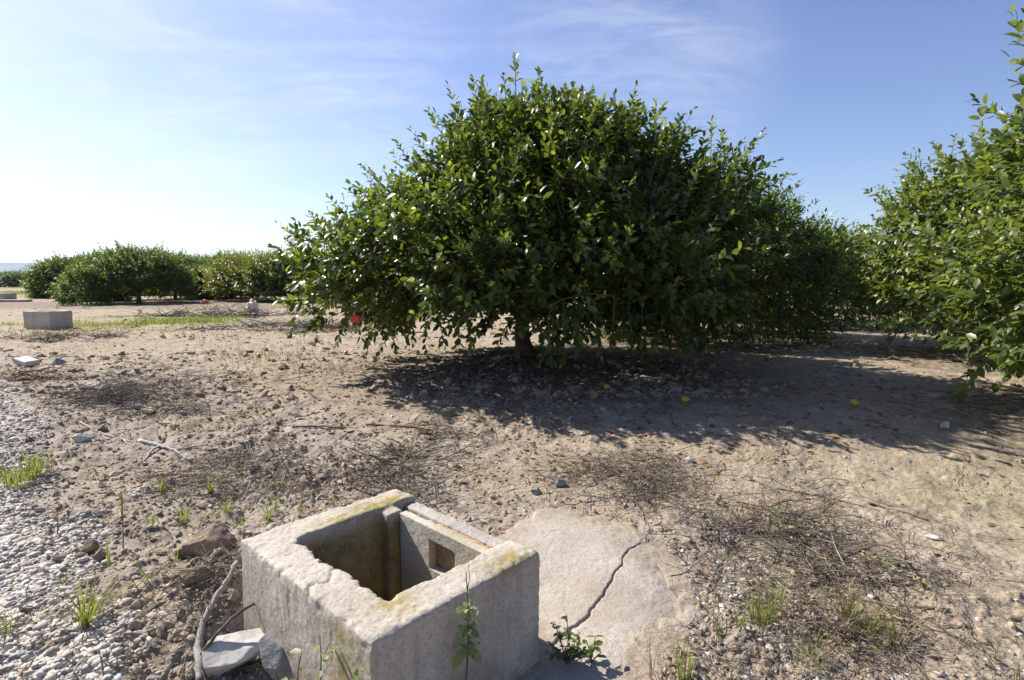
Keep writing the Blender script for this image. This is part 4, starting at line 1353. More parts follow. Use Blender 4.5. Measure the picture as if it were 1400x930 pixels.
scatter_lumps("soil_crumbs", 2600, (-12, 9, 3.0, 20), 0.026, M_LUMP, "", 75, lambda x, y: (0.15 + 0.85 * sstep(fbm(x * 0.8, y * 0.8, 5, 2), -0.1, 0.25)) * (1 - 0.8 * sstep(x - 0.25 * y, 0.2, 1.6)), (0.45, 0.9), ICO1, -0.08, 0.22)
scatter_lumps("soil_crumbs", 3800, (-20, 9, 5.0, 26), 0.050, M_LUMP, "", 78, lambda x, y: 0.12 + 0.88 * sstep(fbm(x * 0.55, y * 0.9, 15, 3), -0.08, 0.18), (0.4, 0.8), ICO1, -0.05, 0.22)
# the stony rubble at the right edge of the apron
rq = plane_at(985, 770)[:2]
scatter_lumps("gravel", 240, (-9, 3.2, 1.3, 4), 0.015, M_PEB, "", 76, lambda x, y: np.exp(-(((x - rq[0]) / 0.25) ** 2 + ((y - rq[1]) / 0.5) ** 2)), (0.5, 0.9), ICO1, -0.05, 0.22)

# ------------------------------------------------------------------ dead twigs, straw, leaf litter
def twig_pts(g, p, az, ln, rise, k=5, wob=0.22):
    pts = [np.array(p, float)]
    a_ = az; e_ = rise
    for i in range(k - 1):
        a_ += g.normal(0, wob); e_ += g.normal(0, wob * 0.7) - 0.05
        st = ln / (k - 1)
        pts.append(pts[-1] + st * np.array([math.cos(a_) * math.cos(e_), math.sin(a_) * math.cos(e_), math.sin(e_)]))
    pts = np.array(pts)
    gh = ground_h(pts[:, 0], pts[:, 1])
    pts[:, 2] = np.maximum(pts[:, 2], gh + 0.002)
    return pts


def brush(name, px, py, rx, ry, h, n, mat, label, seed, ln=(0.12, 0.38), r=0.0022, cat="dead brush", radial=False, leafy=0, leafmat=None, rise=(0.0, 0.5)):
    g = np.random.default_rng(seed)
    q = G(px, py); mb = MB()
    kc = max(3, n // 60)
    cl = [(g.uniform(0, 6.28), 1.3 * math.sqrt(g.random())) for _ in range(kc)]
    for i in range(n):
        a_ = g.uniform(0, 6.28); rr = math.sqrt(g.random())
        if not radial and g.random() < 0.72:
            ca, cr = cl[g.integers(0, kc)]
            sp_ = 0.17 if g.random() < .5 else 0.5
            ux = cr * math.cos(ca) + g.normal(0, sp_); uy = cr * math.sin(ca) + g.normal(0, sp_)
            a_ = math.atan2(uy, ux); rr = math.hypot(ux, uy)
        x = q[0] + rr * rx * math.cos(a_) * (0.25 if radial else 1); y = q[1] + rr * ry * math.sin(a_) * (0.25 if radial else 1)
        top = h * math.sqrt(max(0, 1 - rr * rr))
        z = float(ground_h(x, y)) + g.random() ** 1.6 * top
        az = a_ + g.normal(0, 0.5) if radial else g.uniform(0, 6.28)
        L_ = g.uniform(*ln)
        pts = twig_pts(g, (x, y, z), az, L_, g.uniform(*rise), 5)
        rad = r * g.uniform(0.5, 1.6)
        rn = np.clip(g.normal(0.36, 0.27), 0, 1)
        mb.tube(pts, np.linspace(rad, rad * 0.35, 5), 3, False, rnd=rn)
        for _ in range(g.integers(0, 3)):
            j = g.integers(1, 4)
            sp = twig_pts(g, pts[j], az + g.choice([-1, 1]) * g.uniform(0.4, 1.1), L_ * g.uniform(0.25, 0.5), g.uniform(-.1, .6), 4)
            mb.tube(sp, np.linspace(rad * 0.6, rad * 0.25, 4), 3, False, rnd=rn)
    mb.V = [v - q for v in mb.V]
    if leafy:
        root = thing(name, q, label, cat)
        mb.build("twigs", mat, root, True)
        k = leafy
        a_ = g.uniform(0, 6.28, k); rr = np.sqrt(g.random(k))
        x = rr * rx * np.cos(a_); y = rr * ry * np.sin(a_)
        z = ground_h(x + q[0], y + q[1]) - q[2] + g.random(k) * h * 0.8 + 0.01
        me = leaves_mesh("leaves", np.stack([x, y, z], -1), g.normal(size=(k, 3)) * np.array([1, 1, .4]), g.normal(size=(k, 3)) * .5 + np.array([0, 0, 1.]), g.uniform(0.012, 0.03, k), g.random(k), g.random(k) * .5, 0)
        link("leaves", me, leafmat or M_STRAW, root)
        return root
    o = mb.build(name, mat, None, True, q)
    return tag(o, label, cat)


brush("dead_brush", 195, 553, 0.55, 0.40, 0.34, 700, M_BRUSH_G, "domed heap of fine grey dead brush left of the open soil", 81, (0.10, 0.30), 0.0022)
brush("dead_brush", 125, 547, 0.42, 0.25, 0.07, 260, M_BRUSH, "flat brown trail of dead weeds left of the grey brush dome", 82, (0.1, 0.3), 0.0025)
brush("dead_brush", 335, 652, 0.50, 0.30, 0.06, 420, M_BRUSH, "dark low mat of dead twigs above the chamber's left corner, among grass sprouts", 83, (0.06, 0.24), 0.0019, rise=(0, .3))
brush("dead_brush", 555, 650, 0.38, 0.28, 0.13, 300, M_BRUSH, "dark tangle of dead twigs right behind the chamber", 84, (0.08, 0.34), 0.0022, leafy=60)
brush("dead_brush", 548, 640, 0.5, 0.4, 0.10, 34, M_BRUSH, "long bare stems radiating from the tangle behind the chamber", 85, (0.25, 0.5), 0.0030, radial=True, rise=(0.05, .55))
brush("dead_brush", 640, 590, 0.42, 0.16, 0.06, 90, M_BRUSH, "sparse dark twigs on the soil just behind the lone brownish stone", 86, (0.08, 0.3), 0.0022)
brush("straw_heap", 868, 645, 0.42, 0.26, 0.08, 360, M_BRUSH, "brown matted straw heap between the apron and the tree's shadow", 87, (0.08, 0.30), 0.0018, leafy=140, rise=(0, .35))
brush("dead_brush", 900, 672, 0.30, 0.14, 0.09, 200, M_BRUSH, "dark twiggy fringe in front of the straw heap", 88, (0.08, 0.26), 0.0020)
brush("dead_brush", 1080, 725, 0.23, 0.18, 0.13, 300, M_BRUSH, "big brown brush pile right of the apron with a few green leaves", 89, (0.08, 0.30), 0.0019, leafy=120)
brush("dead_brush", 1195, 790, 0.22, 0.14, 0.07, 170, M_BRUSH, "low dark twig heap at the right end of the dry weeds", 90, (0.08, 0.28), 0.0018, leafy=40)
brush("dead_brush", 960, 725, 0.12, 0.16, 0.10, 46, M_BRUSH_G, "few grey upright dead stalks at the apron's right corner", 91, (0.06, 0.18), 0.0022, rise=(.2, 1.1))
brush("straw_heap", 1150, 860, 0.24, 0.20, 0.05, 250, M_BRUSH, "dense straw and dead weed mat in the lower right foreground", 92, (0.06, 0.22), 0.0014, leafy=160, rise=(0, .5))
brush("dead_brush", 1050, 795, 0.22, 0.18, 0.04, 110, M_BRUSH, "thin scatter of dry stems between the big brush pile and the straw mat", 93, (0.06, 0.22), 0.0015)
brush("dead_brush", 285, 800, 0.16, 0.14, 0.05, 150, M_BRUSH, "brown twig litter under the clods at the chamber's left", 94, (0.05, 0.2), 0.0016)
brush("dead_brush", 395, 450, 1.3, 0.7, 0.16, 420, M_BRUSH_G, "grey dead weed bank behind the left skirt of the big tree", 95, (0.2, 0.6), 0.006)
brush("dead_brush", 310, 432, 1.6, 0.8, 0.28, 380, M_BRUSH_G, "grey dead weed bank behind the bright grass patch", 96, (0.3, 0.7), 0.008)
brush("dead_brush", 105, 464, 0.7, 0.4, 0.12, 220, M_BRUSH, "brown dead weeds at the right foot of the far concrete chamber", 97, (0.15, 0.4), 0.005)
brush("dry_weeds", 245, 407, 1.3, 0.6, 0.7, 260, M_RUST, "rusty dry weeds in front of the far row, left of the upright sapling", 98, (0.3, 0.7), 0.012, rise=(.4, 1.3))
brush("dry_weeds", 299, 408, 1.0, 0.6, 0.8, 220, M_RUST, "rusty dry weeds right of the upright sapling", 99, (0.3, 0.7), 0.012, rise=(.4, 1.3))
brush("dry_weeds", 40, 517, 0.42, 0.16, 0.07, 260, M_RUST, "flat orange-brown dried weed on the gravel below the brick-like fragment", 100, (0.06, 0.2), 0.003)
brush("dry_weeds", 462, 452, 0.5, 0.3, 0.2, 120, M_RUST, "small rusty weed clump behind the big tree's left skirt", 101, (0.2, 0.4), 0.006)


def litter(name, n, seed, den, ln, r, mat, area=(-9, 9, 1.3, 12)):
    g = np.random.default_rng(seed); mb = MB()
    y = 1 / g.uniform(1 / area[3], 1 / area[2], n * 6); x = g.uniform(-1, 1, n * 6) * (y + 0.3)
    k = g.random(len(x)) < den(x, y)
    u, v = box_uv(x, y)
    k &= ~((u > -0.02) & (u < 0.63) & (v > -0.02) & (v < 0.79)) & (poly_sd(x, y, SLAB) > 0.0)
    x, y = x[k][:n], y[k][:n]; n = len(x)
    z = ground_h(x, y)
    az = g.uniform(0, 6.28, n); L_ = g.uniform(ln[0], ln[1], n) * np.clip(y / 3, 0.6, 2.0); rad = r * g.uniform(0.5, 1.5, n) * np.clip(y / 3, 0.7, 2.2)
    b_ = g.normal(0, 0.35, n)
    k3 = 4
    t = np.linspace(0, 1, k3)
    P = np.zeros((n, k3, 3))
    ang = az[:, None] + b_[:, None] * t[None]
    P[..., 0] = x[:, None] + L_[:, None] * t * np.cos(ang); P[..., 1] = y[:, None] + L_[:, None] * t * np.sin(ang)
    P[..., 2] = ground_h(P[..., 0], P[..., 1]) + rad[:, None] + g.random((n, 1)) * 0.008 + np.abs(g.normal(0, 0.012, (n, k3)))
    # triangular tubes, all at once
    side = np.stack([-np.sin(ang), np.cos(ang), np.zeros_like(ang)], -1)
    tap = (1 - 0.55 * t)[None, :, None] * rad[:, None, None]
    up = np.array([0, 0, 1.0])
    ring = np.stack([P + side * tap, P - side * tap, P + up * tap * 1.5], 2)       # n,k,3,3
    V = ring.reshape(-1, 3)
    base = (np.arange(n) * k3 * 3)[:, None, None]
    i = (np.arange(k3 - 1) * 3)[None, :, None]; j = np.arange(3)[None, None, :]; j2 = (j + 1) % 3
    Q = np.stack([base + i + j, base + i + j2, base + i + 3 + j2, base + i + 3 + j], -1).reshape(-1, 4)
    o = link(name, make_mesh(name, V, None, Q, True, {"rnd": np.repeat(np.clip(g.normal(.45, .3, n), 0, 1), k3 * 3), "age": np.zeros(len(V))}), mat)
    return tag(o, kind="stuff")


def lit_den(x, y):
    band = np.exp(-((track_e(x, y) + 1.0) / 1.2) ** 2)
    right = np.exp(-(((x - 1.15) / 0.9) ** 2 + ((y - 2.4) / 1.0) ** 2))
    return np.clip(0.06 + 0.8 * np.maximum(band, right) * sstep(fbm(x * 1.2, y * 1.2, 133, 3), -0.12, 0.2), 0, 1)


litter("twig_litter", 5200, 111, lit_den, (0.03, 0.12), 0.0013, M_BRUSH)
litter("twig_litter", 1000, 112, lit_den, (0.12, 0.34), 0.0024, M_BRUSH_G, (-6, 6, 1.4, 7))


def leaf_litter(n, seed):
    g = np.random.default_rng(seed)
    a_ = g.uniform(0, 6.28, n); rr = np.sqrt(g.random(n))
    x = 0.6 + rr * 3.6 * np.cos(a_); y = 6.3 + rr * 3.0 * np.sin(a_)
    m = n // 30
    x[:m] = g.uniform(1.5, 5.0, m); y[:m] = g.uniform(2.5, 8, m)
    z = ground_h(x, y) + 0.006
    P = np.stack([x, y, z], -1)
    ld = g.normal(size=(n, 3)) * np.array([1, 1, 0.15]); nr = np.array([0, 0, 1.]) + g.normal(0, .25, (n, 3))
    me = leaves_mesh("leaf_litter", P, ld, nr, g.uniform(0.03, 0.065, n), g.random(n), g.random(n) * .4, 0)
    tag(link("leaf_litter", me, M_RUST), kind="stuff")


leaf_litter(2600, 115)


def stick(name, path, r0, r1, mat, label, sides=7, forks=(), lift=None, cat="stick"):
    P = []
    for i, (a, b) in enumerate(path):
        q = G(a, b)
        q[2] += (lift[i] if lift else 0.0) + r0 * 0.7
        P.append(q)
    P = np.array(P)
    t = np.linspace(0, len(P) - 1, len(P) * 4); ip = np.clip(t.astype(int), 0, len(P) - 2)
    C = np.array([np.interp(t, np.arange(len(P)), P[:, k]) for k in range(3)]).T
    for _ in range(2): C[1:-1] = 0.25 * C[:-2] + 0.5 * C[1:-1] + 0.25 * C[2:]
    g = np.random.default_rng(len(label))
    C += g.normal(0, r0 * 0.25, C.shape)
    mb = MB(); o0 = C[0].copy()
    mb.tube(C - o0, np.linspace(r0, r1, len(C)) * g.uniform(0.85, 1.15, len(C)), sides)
    for (ti, az, ln) in forks:
        s = C[int(ti * (len(C) - 1))]
        f = twig_pts(g, s, az, ln, 0.1, 5)
        mb.tube(f - o0, np.linspace(r0 * 0.6, r1 * 0.4, 5), sides - 1)
    return tag(mb.build(name, mat, None, True, tuple(o0)), label, cat)


stick("fallen_branch", [(92, 563), (112, 577), (133, 589), (152, 596), (178, 606), (200, 608)], 0.009, 0.004, M_BLEACH, "thin bleached branch lying above the pale fist-sized stone", forks=((0.6, 0.6, 0.3), (0.75, -0.6, 0.3)), cat="branch")
stick("fallen_branch", [(192, 606), (215, 612), (238, 618), (262, 632)], 0.015, 0.007, M_BLEACH, "thicker forked bleached branch pointing at the dark twig mat", forks=((0.4, -1.6, 0.25), (0.6, -0.2, 0.3)), cat="branch")
stick("root", [(325, 792), (312, 812), (290, 838), (274, 868), (271, 900), (273, 935)], 0.0085, 0.0125, M_STICK, "curved grey root arching down to the bottom edge beside the pale rock", lift=[0.03, 0.04, 0.02, 0.01, 0.02, 0.0], cat="root")
stick("twig", [(276, 919), (310, 905), (340, 893), (370, 872), (388, 852), (393, 838)], 0.006, 0.0035, M_STICK_D, "thin curved twig lying across the large pale rock", lift=[0.05, 0.13, 0.165, 0.16, 0.15, 0.16], cat="twig")
stick("twig", [(298, 860), (315, 866), (335, 868), (354, 867)], 0.005, 0.003, M_STICK_D, "short dark twig at the foot of the chamber's left face", lift=[0.02, 0.015, 0.015, 0.02], cat="twig")
stick("twig", [(337, 805), (340, 825), (347, 850), (354, 866)], 0.003, 0.002, M_STICK_D, "thin dark twig leaning up the chamber's left face", lift=[0.22, 0.14, 0.06, 0.01], cat="twig")
stick("twig", [(95, 731), (120, 719), (150, 704)], 0.007, 0.004, M_STICK, "grey twig on the soil left of the seeding grass", forks=((0.8, 0.2, 0.06),), cat="twig")
stick("twig", [(1188, 692), (1215, 697), (1245, 706), (1270, 713)], 0.006, 0.004, M_STICK_D, "dark straight twig on sandy soil right of the brush pile", cat="twig")
stick("twig", [(1060, 668), (1110, 678), (1145, 684), (1200, 703)], 0.005, 0.002, M_STICK_D, "long thin runner stem trailing out of the brush pile", forks=((0.5, 0.8, 0.1),), cat="twig")
stick("twig", [(1150, 775), (1195, 762), (1225, 772), (1262, 812)], 0.005, 0.003, M_STICK_D, "bent dark stem arching over the low twig heap at right", lift=[0.02, 0.05, 0.05, 0.0], cat="twig")
stick("twig", [(1250, 833), (1280, 842), (1296, 845)], 0.006, 0.005, M_STICK_D, "short thick dark twig alone on the sand at right", cat="twig")
stick("twig", [(1040, 775), (1062, 800), (1098, 828)], 0.007, 0.005, M_STICK, "pale broken stem lying in the dry weeds right of the apron", cat="twig")
stick("twig", [(400, 586), (440, 586), (470, 588)], 0.009, 0.006, M_STICK_D, "dark twig on soil far behind the chamber's left side", cat="twig")
stick("twig", [(500, 583), (540, 585), (570, 587)], 0.010, 0.006, M_STICK_D, "dark twig ending at the lone brownish stone", cat="twig")

# ------------------------------------------------------------------ grasses and weeds
def blades(mb, g, base, n, h, spread, width, lean=0.5, age=0.2, rad=0.03, seg=5):
    for i in range(n):
        a_ = g.uniform(0, 6.28); r0 = rad * math.sqrt(g.random())
        p = np.array([base[0] + r0 * math.cos(a_), base[1] + r0 * math.sin(a_), 0.0])
        az = a_ + g.normal(0, 0.6)
        hh = h * g.uniform(0.45, 1.1); ln = lean * g.uniform(0.2, 1.3)
        t = np.linspace(0, 1, seg)
        out = spread * ln * hh * t ** 1.8
        droop = 0.35 * ln * hh * t ** 3
        C = np.stack([p[0] + math.cos(az) * out, p[1] + math.sin(az) * out, p[2] + hh * t - droop], -1)
        sd = np.array([-math.sin(az + g.normal(0, .5)), math.cos(az), 0])
        w = width * g.uniform(0.6, 1.3) * (1 - t) ** 0.6 * (0.7 + 0.6 * t) + 0.0002
        V = np.concatenate([C - sd * w[:, None] / 2, C + sd * w[:, None] / 2])
        Q = [(j, j + 1, seg + j + 1, seg + j) for j in range(seg - 1)]
        rn = np.clip(g.normal(0.5, 0.2), 0, 1)
        mb.add(V, None, Q, rnd=rn, age=np.concatenate([t, t]) * age * g.uniform(0.3, 1.4))


def tuft(px, py, h, n, label, seed, spread=1.0, width=0.004, lean=0.5, rad=0.025, dry=0, age=0.3, mat=None, name="grass_tuft", cat="grass tuft", group=None, drymat=None):
    g = np.random.default_rng(seed); q = G(px, py)
    q[2] -= 0.004
    mb = MB(); blades(mb, g, (0, 0), n, h, spread, width, lean, age, rad)
    if dry:
        root = thing(name, q, label, cat, group)
        mb.build("green_blades", mat or M_GRASS, root)
        m2 = MB(); blades(m2, g, (0, 0), dry, h * 0.75, spread * 1.5, width * 0.7, 1.0, 0.5, rad * 1.5)
        m2.build("dry_blades", drymat or M_STRAW, root)
        return root
    return tag(mb.build(name, mat or M_GRASS, None, True, tuple(q)), label, cat, group)


tuft(22, 668, 0.17, 95, "bright green grass clump at the left frame edge on the gravel", 201, 0.7, 0.006, 0.5, 0.10, 20)
tuft(52, 655, 0.17, 70, "bright green grass clump right beside the one at the left frame edge", 202, 0.7, 0.006, 0.45, 0.07, 14)
tuft(118, 856, 0.20, 42, "spreading grass tuft with dry blades on the foreground gravel", 203, 1.1, 0.005, 0.7, 0.03, 30, 0.25)
tuft(10, 872, 0.11, 18, "small grass tuft cut by the lower left frame edge", 204, 0.7, 0.005, 0.6, 0.02, 8)
tuft(48, 852, 0.06, 10, "tiny grass sprout on the gravel left of the spreading tuft", 205, 0.8, 0.004, 0.7, 0.02, 10, 0.3, drymat=M_RUST)
tuft(150, 778, 0.15, 5, "pair of thin upright grass blades by the brown clods", 206, 0.25, 0.005, 0.3, 0.012, 0, 0.4)
SP = "green grass sprouts left of the chamber"
for i, (px, py, h, n, lab) in enumerate([
        (205, 717, .10, 9, "upright sprout leftmost of those between the seeding grass and the chamber"), (222, 675, .10, 14, "dark green sprout on brown litter above the leftmost sprout"),
        (251, 712, .11, 12, "forked sprout beside a pale straw, above the biggest clod"), (287, 670, .12, 16, "bright tall sprout at the left end of the dark twig mat"),
        (301, 662, .08, 6, "thin sprout touching the bright tall one on its right"), (296, 700, .09, 6, "dark thin sprout just below the bright tall one"),
        (318, 672, .06, 6, "short sprout on the dark twig mat"), (311, 700, .07, 10, "sprout in the middle of the row above the clods"),
        (328, 712, .05, 10, "spreading low sprout nearest the chamber's left corner"), (277, 704, .035, 9, "tiny low sprout left of the middle sprout"),
        (366, 712, .10, 18, "bushy sprout with dry stems behind the chamber's left wall"), (376, 700, .09, 8, "sprout leaning on the bushy one behind the left wall"),
        (363, 666, .06, 8, "small sprout on the right part of the twig mat"), (388, 662, .07, 8, "sprout beside a white straw at the twig mat's right end"),
        (394, 645, .06, 6, "uppermost sprout beyond the dark twig mat"), (410, 700, .06, 5, "thin sprout behind the chamber's moss-edged wall"),
        (456, 688, .045, 5, "single short sprout just behind the moss-edged wall"), (243, 762, .11, 5, "long thin blades in front of the biggest clod"),
        (205, 800, .07, 6, "bright sprout on the dark soil below the clods"), (182, 805, .035, 5, "tiny sprout left of the bright sprout below the clods"),
        (85, 790, .05, 6, "faint sprout on the gravel beside the lone clod")]):
    tuft(px, py + 4, h * 1.35, int(n * 1.5), lab, 220 + i, 0.8, 0.0048, 0.75, 0.016, 4 if h > .085 else 0, 0.2, group=SP)

tuft(935, 935, 0.172, 34, "bright grass tuft at the bottom edge right of the apron", 250, 0.6, 0.0035, 0.5, 0.02, 10, 0.35)
tuft(1040, 855, 0.167, 55, "grass clump with reddish dry tips right of the apron", 251, 0.8, 0.0035, 0.6, 0.035, 26, 0.3, drymat=M_RUST)
tuft(1062, 840, 0.184, 29, "greener grass clump behind the reddish-tipped one", 252, 0.6, 0.0035, 0.5, 0.025, 6, 0.3)
tuft(1012, 868, 0.100, 18, "small bright grass clump left of the reddish-tipped one", 253, 0.7, 0.003, 0.6, 0.016, 4, 0.4)
tuft(982, 880, 0.184, 6, "thin lone grass stalk at the apron's right edge", 254, 0.3, 0.003, 0.4, 0.008, 0, 0.3)
tuft(1110, 905, 0.117, 46, "sparse grass clump at the lower left of the straw mat", 255, 0.9, 0.0028, 0.7, 0.04, 20, 0.3)
tuft(1160, 850, 0.151, 49, "rusty-topped grass clump in the middle of the straw mat", 256, 0.8, 0.003, 0.6, 0.03, 40, 0.3, drymat=M_RUST)
tuft(1185, 868, 0.133, 41, "rusty-topped grass clump at the right of the straw mat", 257, 0.8, 0.003, 0.6, 0.03, 34, 0.3, drymat=M_RUST)
tuft(1222, 885, 0.167, 21, "green grass clump at the right edge of the straw mat", 258, 0.6, 0.003, 0.5, 0.02, 8, 0.2)
tuft(1262, 812, 0.087, 8, "dark green sprout under the bent dark stem at right", 259, 0.5, 0.004, 0.4, 0.012, 0, 0.1)
tuft(1362, 905, 0.075, 6, "two thin grass blades on bare sand near the right edge", 260, 0.4, 0.003, 0.4, 0.008, 0, 0.1)
tuft(1390, 928, 0.094, 6, "thin grass blades in the lower right corner", 261, 0.4, 0.003, 0.3, 0.008, 0, 0.2)
tuft(890, 930, 0.189, 6, "reddish dry stalk rising over the apron's right edge", 262, 0.35, 0.0025, 0.4, 0.008, 0, 0.1, M_RUST, "dry_stalk", "dry stalk")
tuft(1135, 930, 0.05, 60, "matted dry grass at the bottom edge below the straw mat", 263, 1.4, 0.0025, 1.0, 0.10, 0, 0.4, M_STRAW, "dry_grass", "dry grass")


def seed_stalk(px, py, h, label, seed):
    g = np.random.default_rng(seed); q = G(px, py)
    root = thing("seeding_grass", q, label, "grass stalk")
    mb = MB()
    C = np.stack([0.01 * np.sin(np.linspace(0, 2, 8)), np.zeros(8), np.linspace(-.01, h, 8)], -1)
    mb.tube(C, np.linspace(0.0028, 0.0015, 8), 5, True)
    mb.build("stem", M_STICK_D, root)
    m2 = MB(); blades(m2, g, (0, 0), 9, h * 0.42, 0.5, 0.005, 0.5, 0.4, 0.004)
    m2.V = [v + np.array([0.008, 0, h * 0.62]) for v in m2.V]; m2.build("green_blades", M_GRASS, root)
    m3 = MB(); blades(m3, g, (0, 0), 26, h * 0.28, 1.6, 0.0014, 0.9, 0.9, 0.004)
    m3.V = [v + np.array([0.008, 0, h * 0.92]) for v in m3.V]; m3.build("seed_head", M_STRAW, root)


seed_stalk(168, 748, 0.25, "tall seeding grass stalk on the soil bank left of the chamber", 301)
seed_stalk(78, 735, 0.10, "short seeding grass on the gravel edge below the bright clumps", 302)


def grass_patch(name, x0, x1, y0, y1, n, seed, h, width, shape, mat=None):
    g = np.random.default_rng(seed)
    x = g.uniform(x0, x1, n); y = g.uniform(y0, y1, n)
    k = g.random(n) < shape(x, y); x, y = x[k], y[k]; n = len(x)
    z = ground_h(x, y) - 0.005
    az = g.uniform(0, 6.28, n); hh = h * g.uniform(0.4, 1.2, n); ln = g.uniform(0.1, 0.9, n); w = width * g.uniform(0.6, 1.3, n)
    t = np.array([0, 0.5, 1.0])
    Cx = x[:, None] + np.cos(az)[:, None] * (ln * hh)[:, None] * t ** 2; Cy = y[:, None] + np.sin(az)[:, None] * (ln * hh)[:, None] * t ** 2
    Cz = z[:, None] + hh[:, None] * (t - 0.3 * ln[:, None] * t ** 3)
    sd = np.stack([-np.sin(az), np.cos(az)], -1)
    ww = w[:, None] * np.array([1, 0.8, 0.08]) / 2
    L_ = np.stack([Cx - sd[:, :1] * ww, Cy - sd[:, 1:] * ww, Cz], -1); Rr = np.stack([Cx + sd[:, :1] * ww, Cy + sd[:, 1:] * ww, Cz], -1)
    V = np.stack([L_, Rr], 2).reshape(-1, 3)
    b = (np.arange(n) * 6)[:, None, None]
    Q = (np.array([[0, 1, 3, 2], [2, 3, 5, 4]])[None] + b).reshape(-1, 4)
    o = link(name, make_mesh(name, V, None, Q, True, {"rnd": np.repeat(np.clip(g.normal(.5, .2, n), 0, 1), 6), "age": np.repeat(g.random(n) * .5, 6)}), mat or M_GRASS)
    return tag(o, kind="stuff")


ga = G(110, 440); gb = G(305, 440)
gcx, gcy = 0.5 * (ga[0] + gb[0]), ga[1]
grass_patch("grass", ga[0] - 1, gb[0] + 1, gcy - 4.0, gcy + 5.0, 24000, 311, 0.085, 0.012,
            lambda x, y: np.exp(-(((x - gcx) / 2.6) ** 2 + ((y - gcy) / 2.4) ** 2)) * sstep(fbm(x * 1.1, y * 1.1, 141, 3), -0.12, 0.15))
gs = G(240, 441)
grass_patch("grass", gs[0] - 1.6, gs[0] + 1.6, gs[1] - 1.0, gs[1] + 1.0, 4200, 312, 0.14, 0.014,
            lambda x, y: np.exp(-(((x - gs[0]) / 1.0) ** 2 + ((y - gs[1]) / 0.7) ** 2)))
gv = G(50, 402)
grass_patch("grass", gv[0] - 7, gv[0] + 8, gv[1] - 9, gv[1] + 25, 20000, 313, 0.22, 0.04,
            lambda x, y: (1 - sstep(np.abs(x + 0.95 * y - 3), 1.5, 5)) * sstep(fbm(x * .5, y * .5, 151, 3), -.2, .1))
gd = G(365, 487)
grass_patch("dry_grass", gd[0] - 1.6, gd[0] + 1.4, gd[1] - 1.0, gd[1] + 1.0, 3500, 314, 0.09, 0.006,
            lambda x, y: np.exp(-(((x - gd[0]) / 0.7) ** 2 + ((y - gd[1]) / 0.35) ** 2)), M_STRAW)
grass_patch("ground_cover", 0.9, 4.2, 1.5, 4.2, 9000, 315, 0.028, 0.006,
            lambda x, y: 0.5 * sstep(fbm(x * 2.2, y * 2.2, 161, 3), 0.08, 0.24) * sstep(x - 0.25 * y, 0.5, 1.3))
grass_patch("dry_grass", -10, -2, 6, 20, 16000, 316, 0.07, 0.010,
            lambda x, y: 0.6 * sstep(fbm(x * .7, y * .7, 171, 3), 0.02, 0.2), M_STRAW)


wq = plane_at(1120, 820)[:2]; wq2 = plane_at(1080, 725)[:2]; wq3 = plane_at(880, 650)[:2]; wq4 = plane_at(330, 670)[:2]
def straw_den(x, y):
    a = np.exp(-(((x - wq[0]) / 0.40) ** 2 + ((y - wq[1]) / 0.34) ** 2)) + 0.8 * np.exp(-(((x - wq2[0]) / 0.42) ** 2 + ((y - wq2[1]) / 0.3) ** 2))
    a = a + 0.7 * np.exp(-(((x - wq3[0]) / 0.6) ** 2 + ((y - wq3[1]) / 0.4) ** 2)) + 0.5 * np.exp(-(((x - wq4[0]) / 0.7) ** 2 + ((y - wq4[1]) / 0.4) ** 2))
    a = a * (poly_sd(x, y, SLAB) > 0.02)
    u, v = box_uv(x, y)
    a = a * ((u < -.03) | (u > .64) | (v < -.03) | (v > .8))
    return np.clip(a, 0, 1) * (0.15 + 0.85 * sstep(fbm(x * 3.5, y * 3.5, 181, 3), -0.1, 0.15))


grass_patch("dry_grass", -2.6, 2.4, 1.3, 4.2, 15000, 317, 0.055, 0.0028, straw_den, M_STRAW)
grass_patch("dry_grass", -2.6, 2.4, 1.3, 4.2, 5000, 318, 0.06, 0.0024, straw_den, M_RUST)
grass_patch("grass", 0.4, 2.0, 1.3, 2.6, 1600, 319, 0.075, 0.0030, lambda x, y: straw_den(x, y) * sstep(fbm(x * 4, y * 4, 191, 2), 0.0, 0.15))


def weed(px, py, label, seed, stems, leaf=0.05, mat=None, name="weed", at=None):
    """stems: list of (azimuth, tilt, height, leaves, leaf size factor)"""
    g = np.random.default_rng(seed); q = G(px, py)
    if at is not None: q = np.array([at[0], at[1], float(ground_h(at[0], at[1]))])
    root = thing(name, q, label, "weed")
    mb = MB(); P = []; D = []; N = []; S = []
    for (az, tilt, h, nl, f) in stems:
        t = np.linspace(0, 1, 8)
        C = np.stack([math.cos(az) * math.tan(tilt) * h * t ** 1.3, math.sin(az) * math.tan(tilt) * h * t ** 1.3, -0.01 + h * t], -1)
        C[1:, :2] += np.cumsum(g.normal(0, h * 0.012, (7, 2)), 0)
        mb.tube(C, np.linspace(0.0032, 0.0012, 8), 5)
        for k in range(nl):
            tt = g.uniform(0.45, 1.0) if nl > 3 else 0.6 + 0.4 * k / max(nl - 1, 1)
            i = tt * 7; i0 = min(int(i), 6); p = C[i0] + (C[i0 + 1] - C[i0]) * (i - i0)
            a_ = k * 2.4 + g.normal(0, .4)
            d_ = np.array([math.cos(a_), math.sin(a_), g.uniform(-0.3, 0.5)])
            P.append(p); D.append(d_); N.append(np.array([g.normal(0, .35), g.normal(0, .35), 1])); S.append(leaf * f * g.uniform(.6, 1.2))
    mb.build("stem", M_STICK_D, root)
    n = len(P)
    me = leaves_mesh("leaves", np.array(P), np.array(D), np.array(N), np.array(S), np.clip(g.normal(.5, .25, n), 0, 1), g.random(n) * .4, 0)
    link("leaves", me, mat or M_LEAF_W, root)
    return root


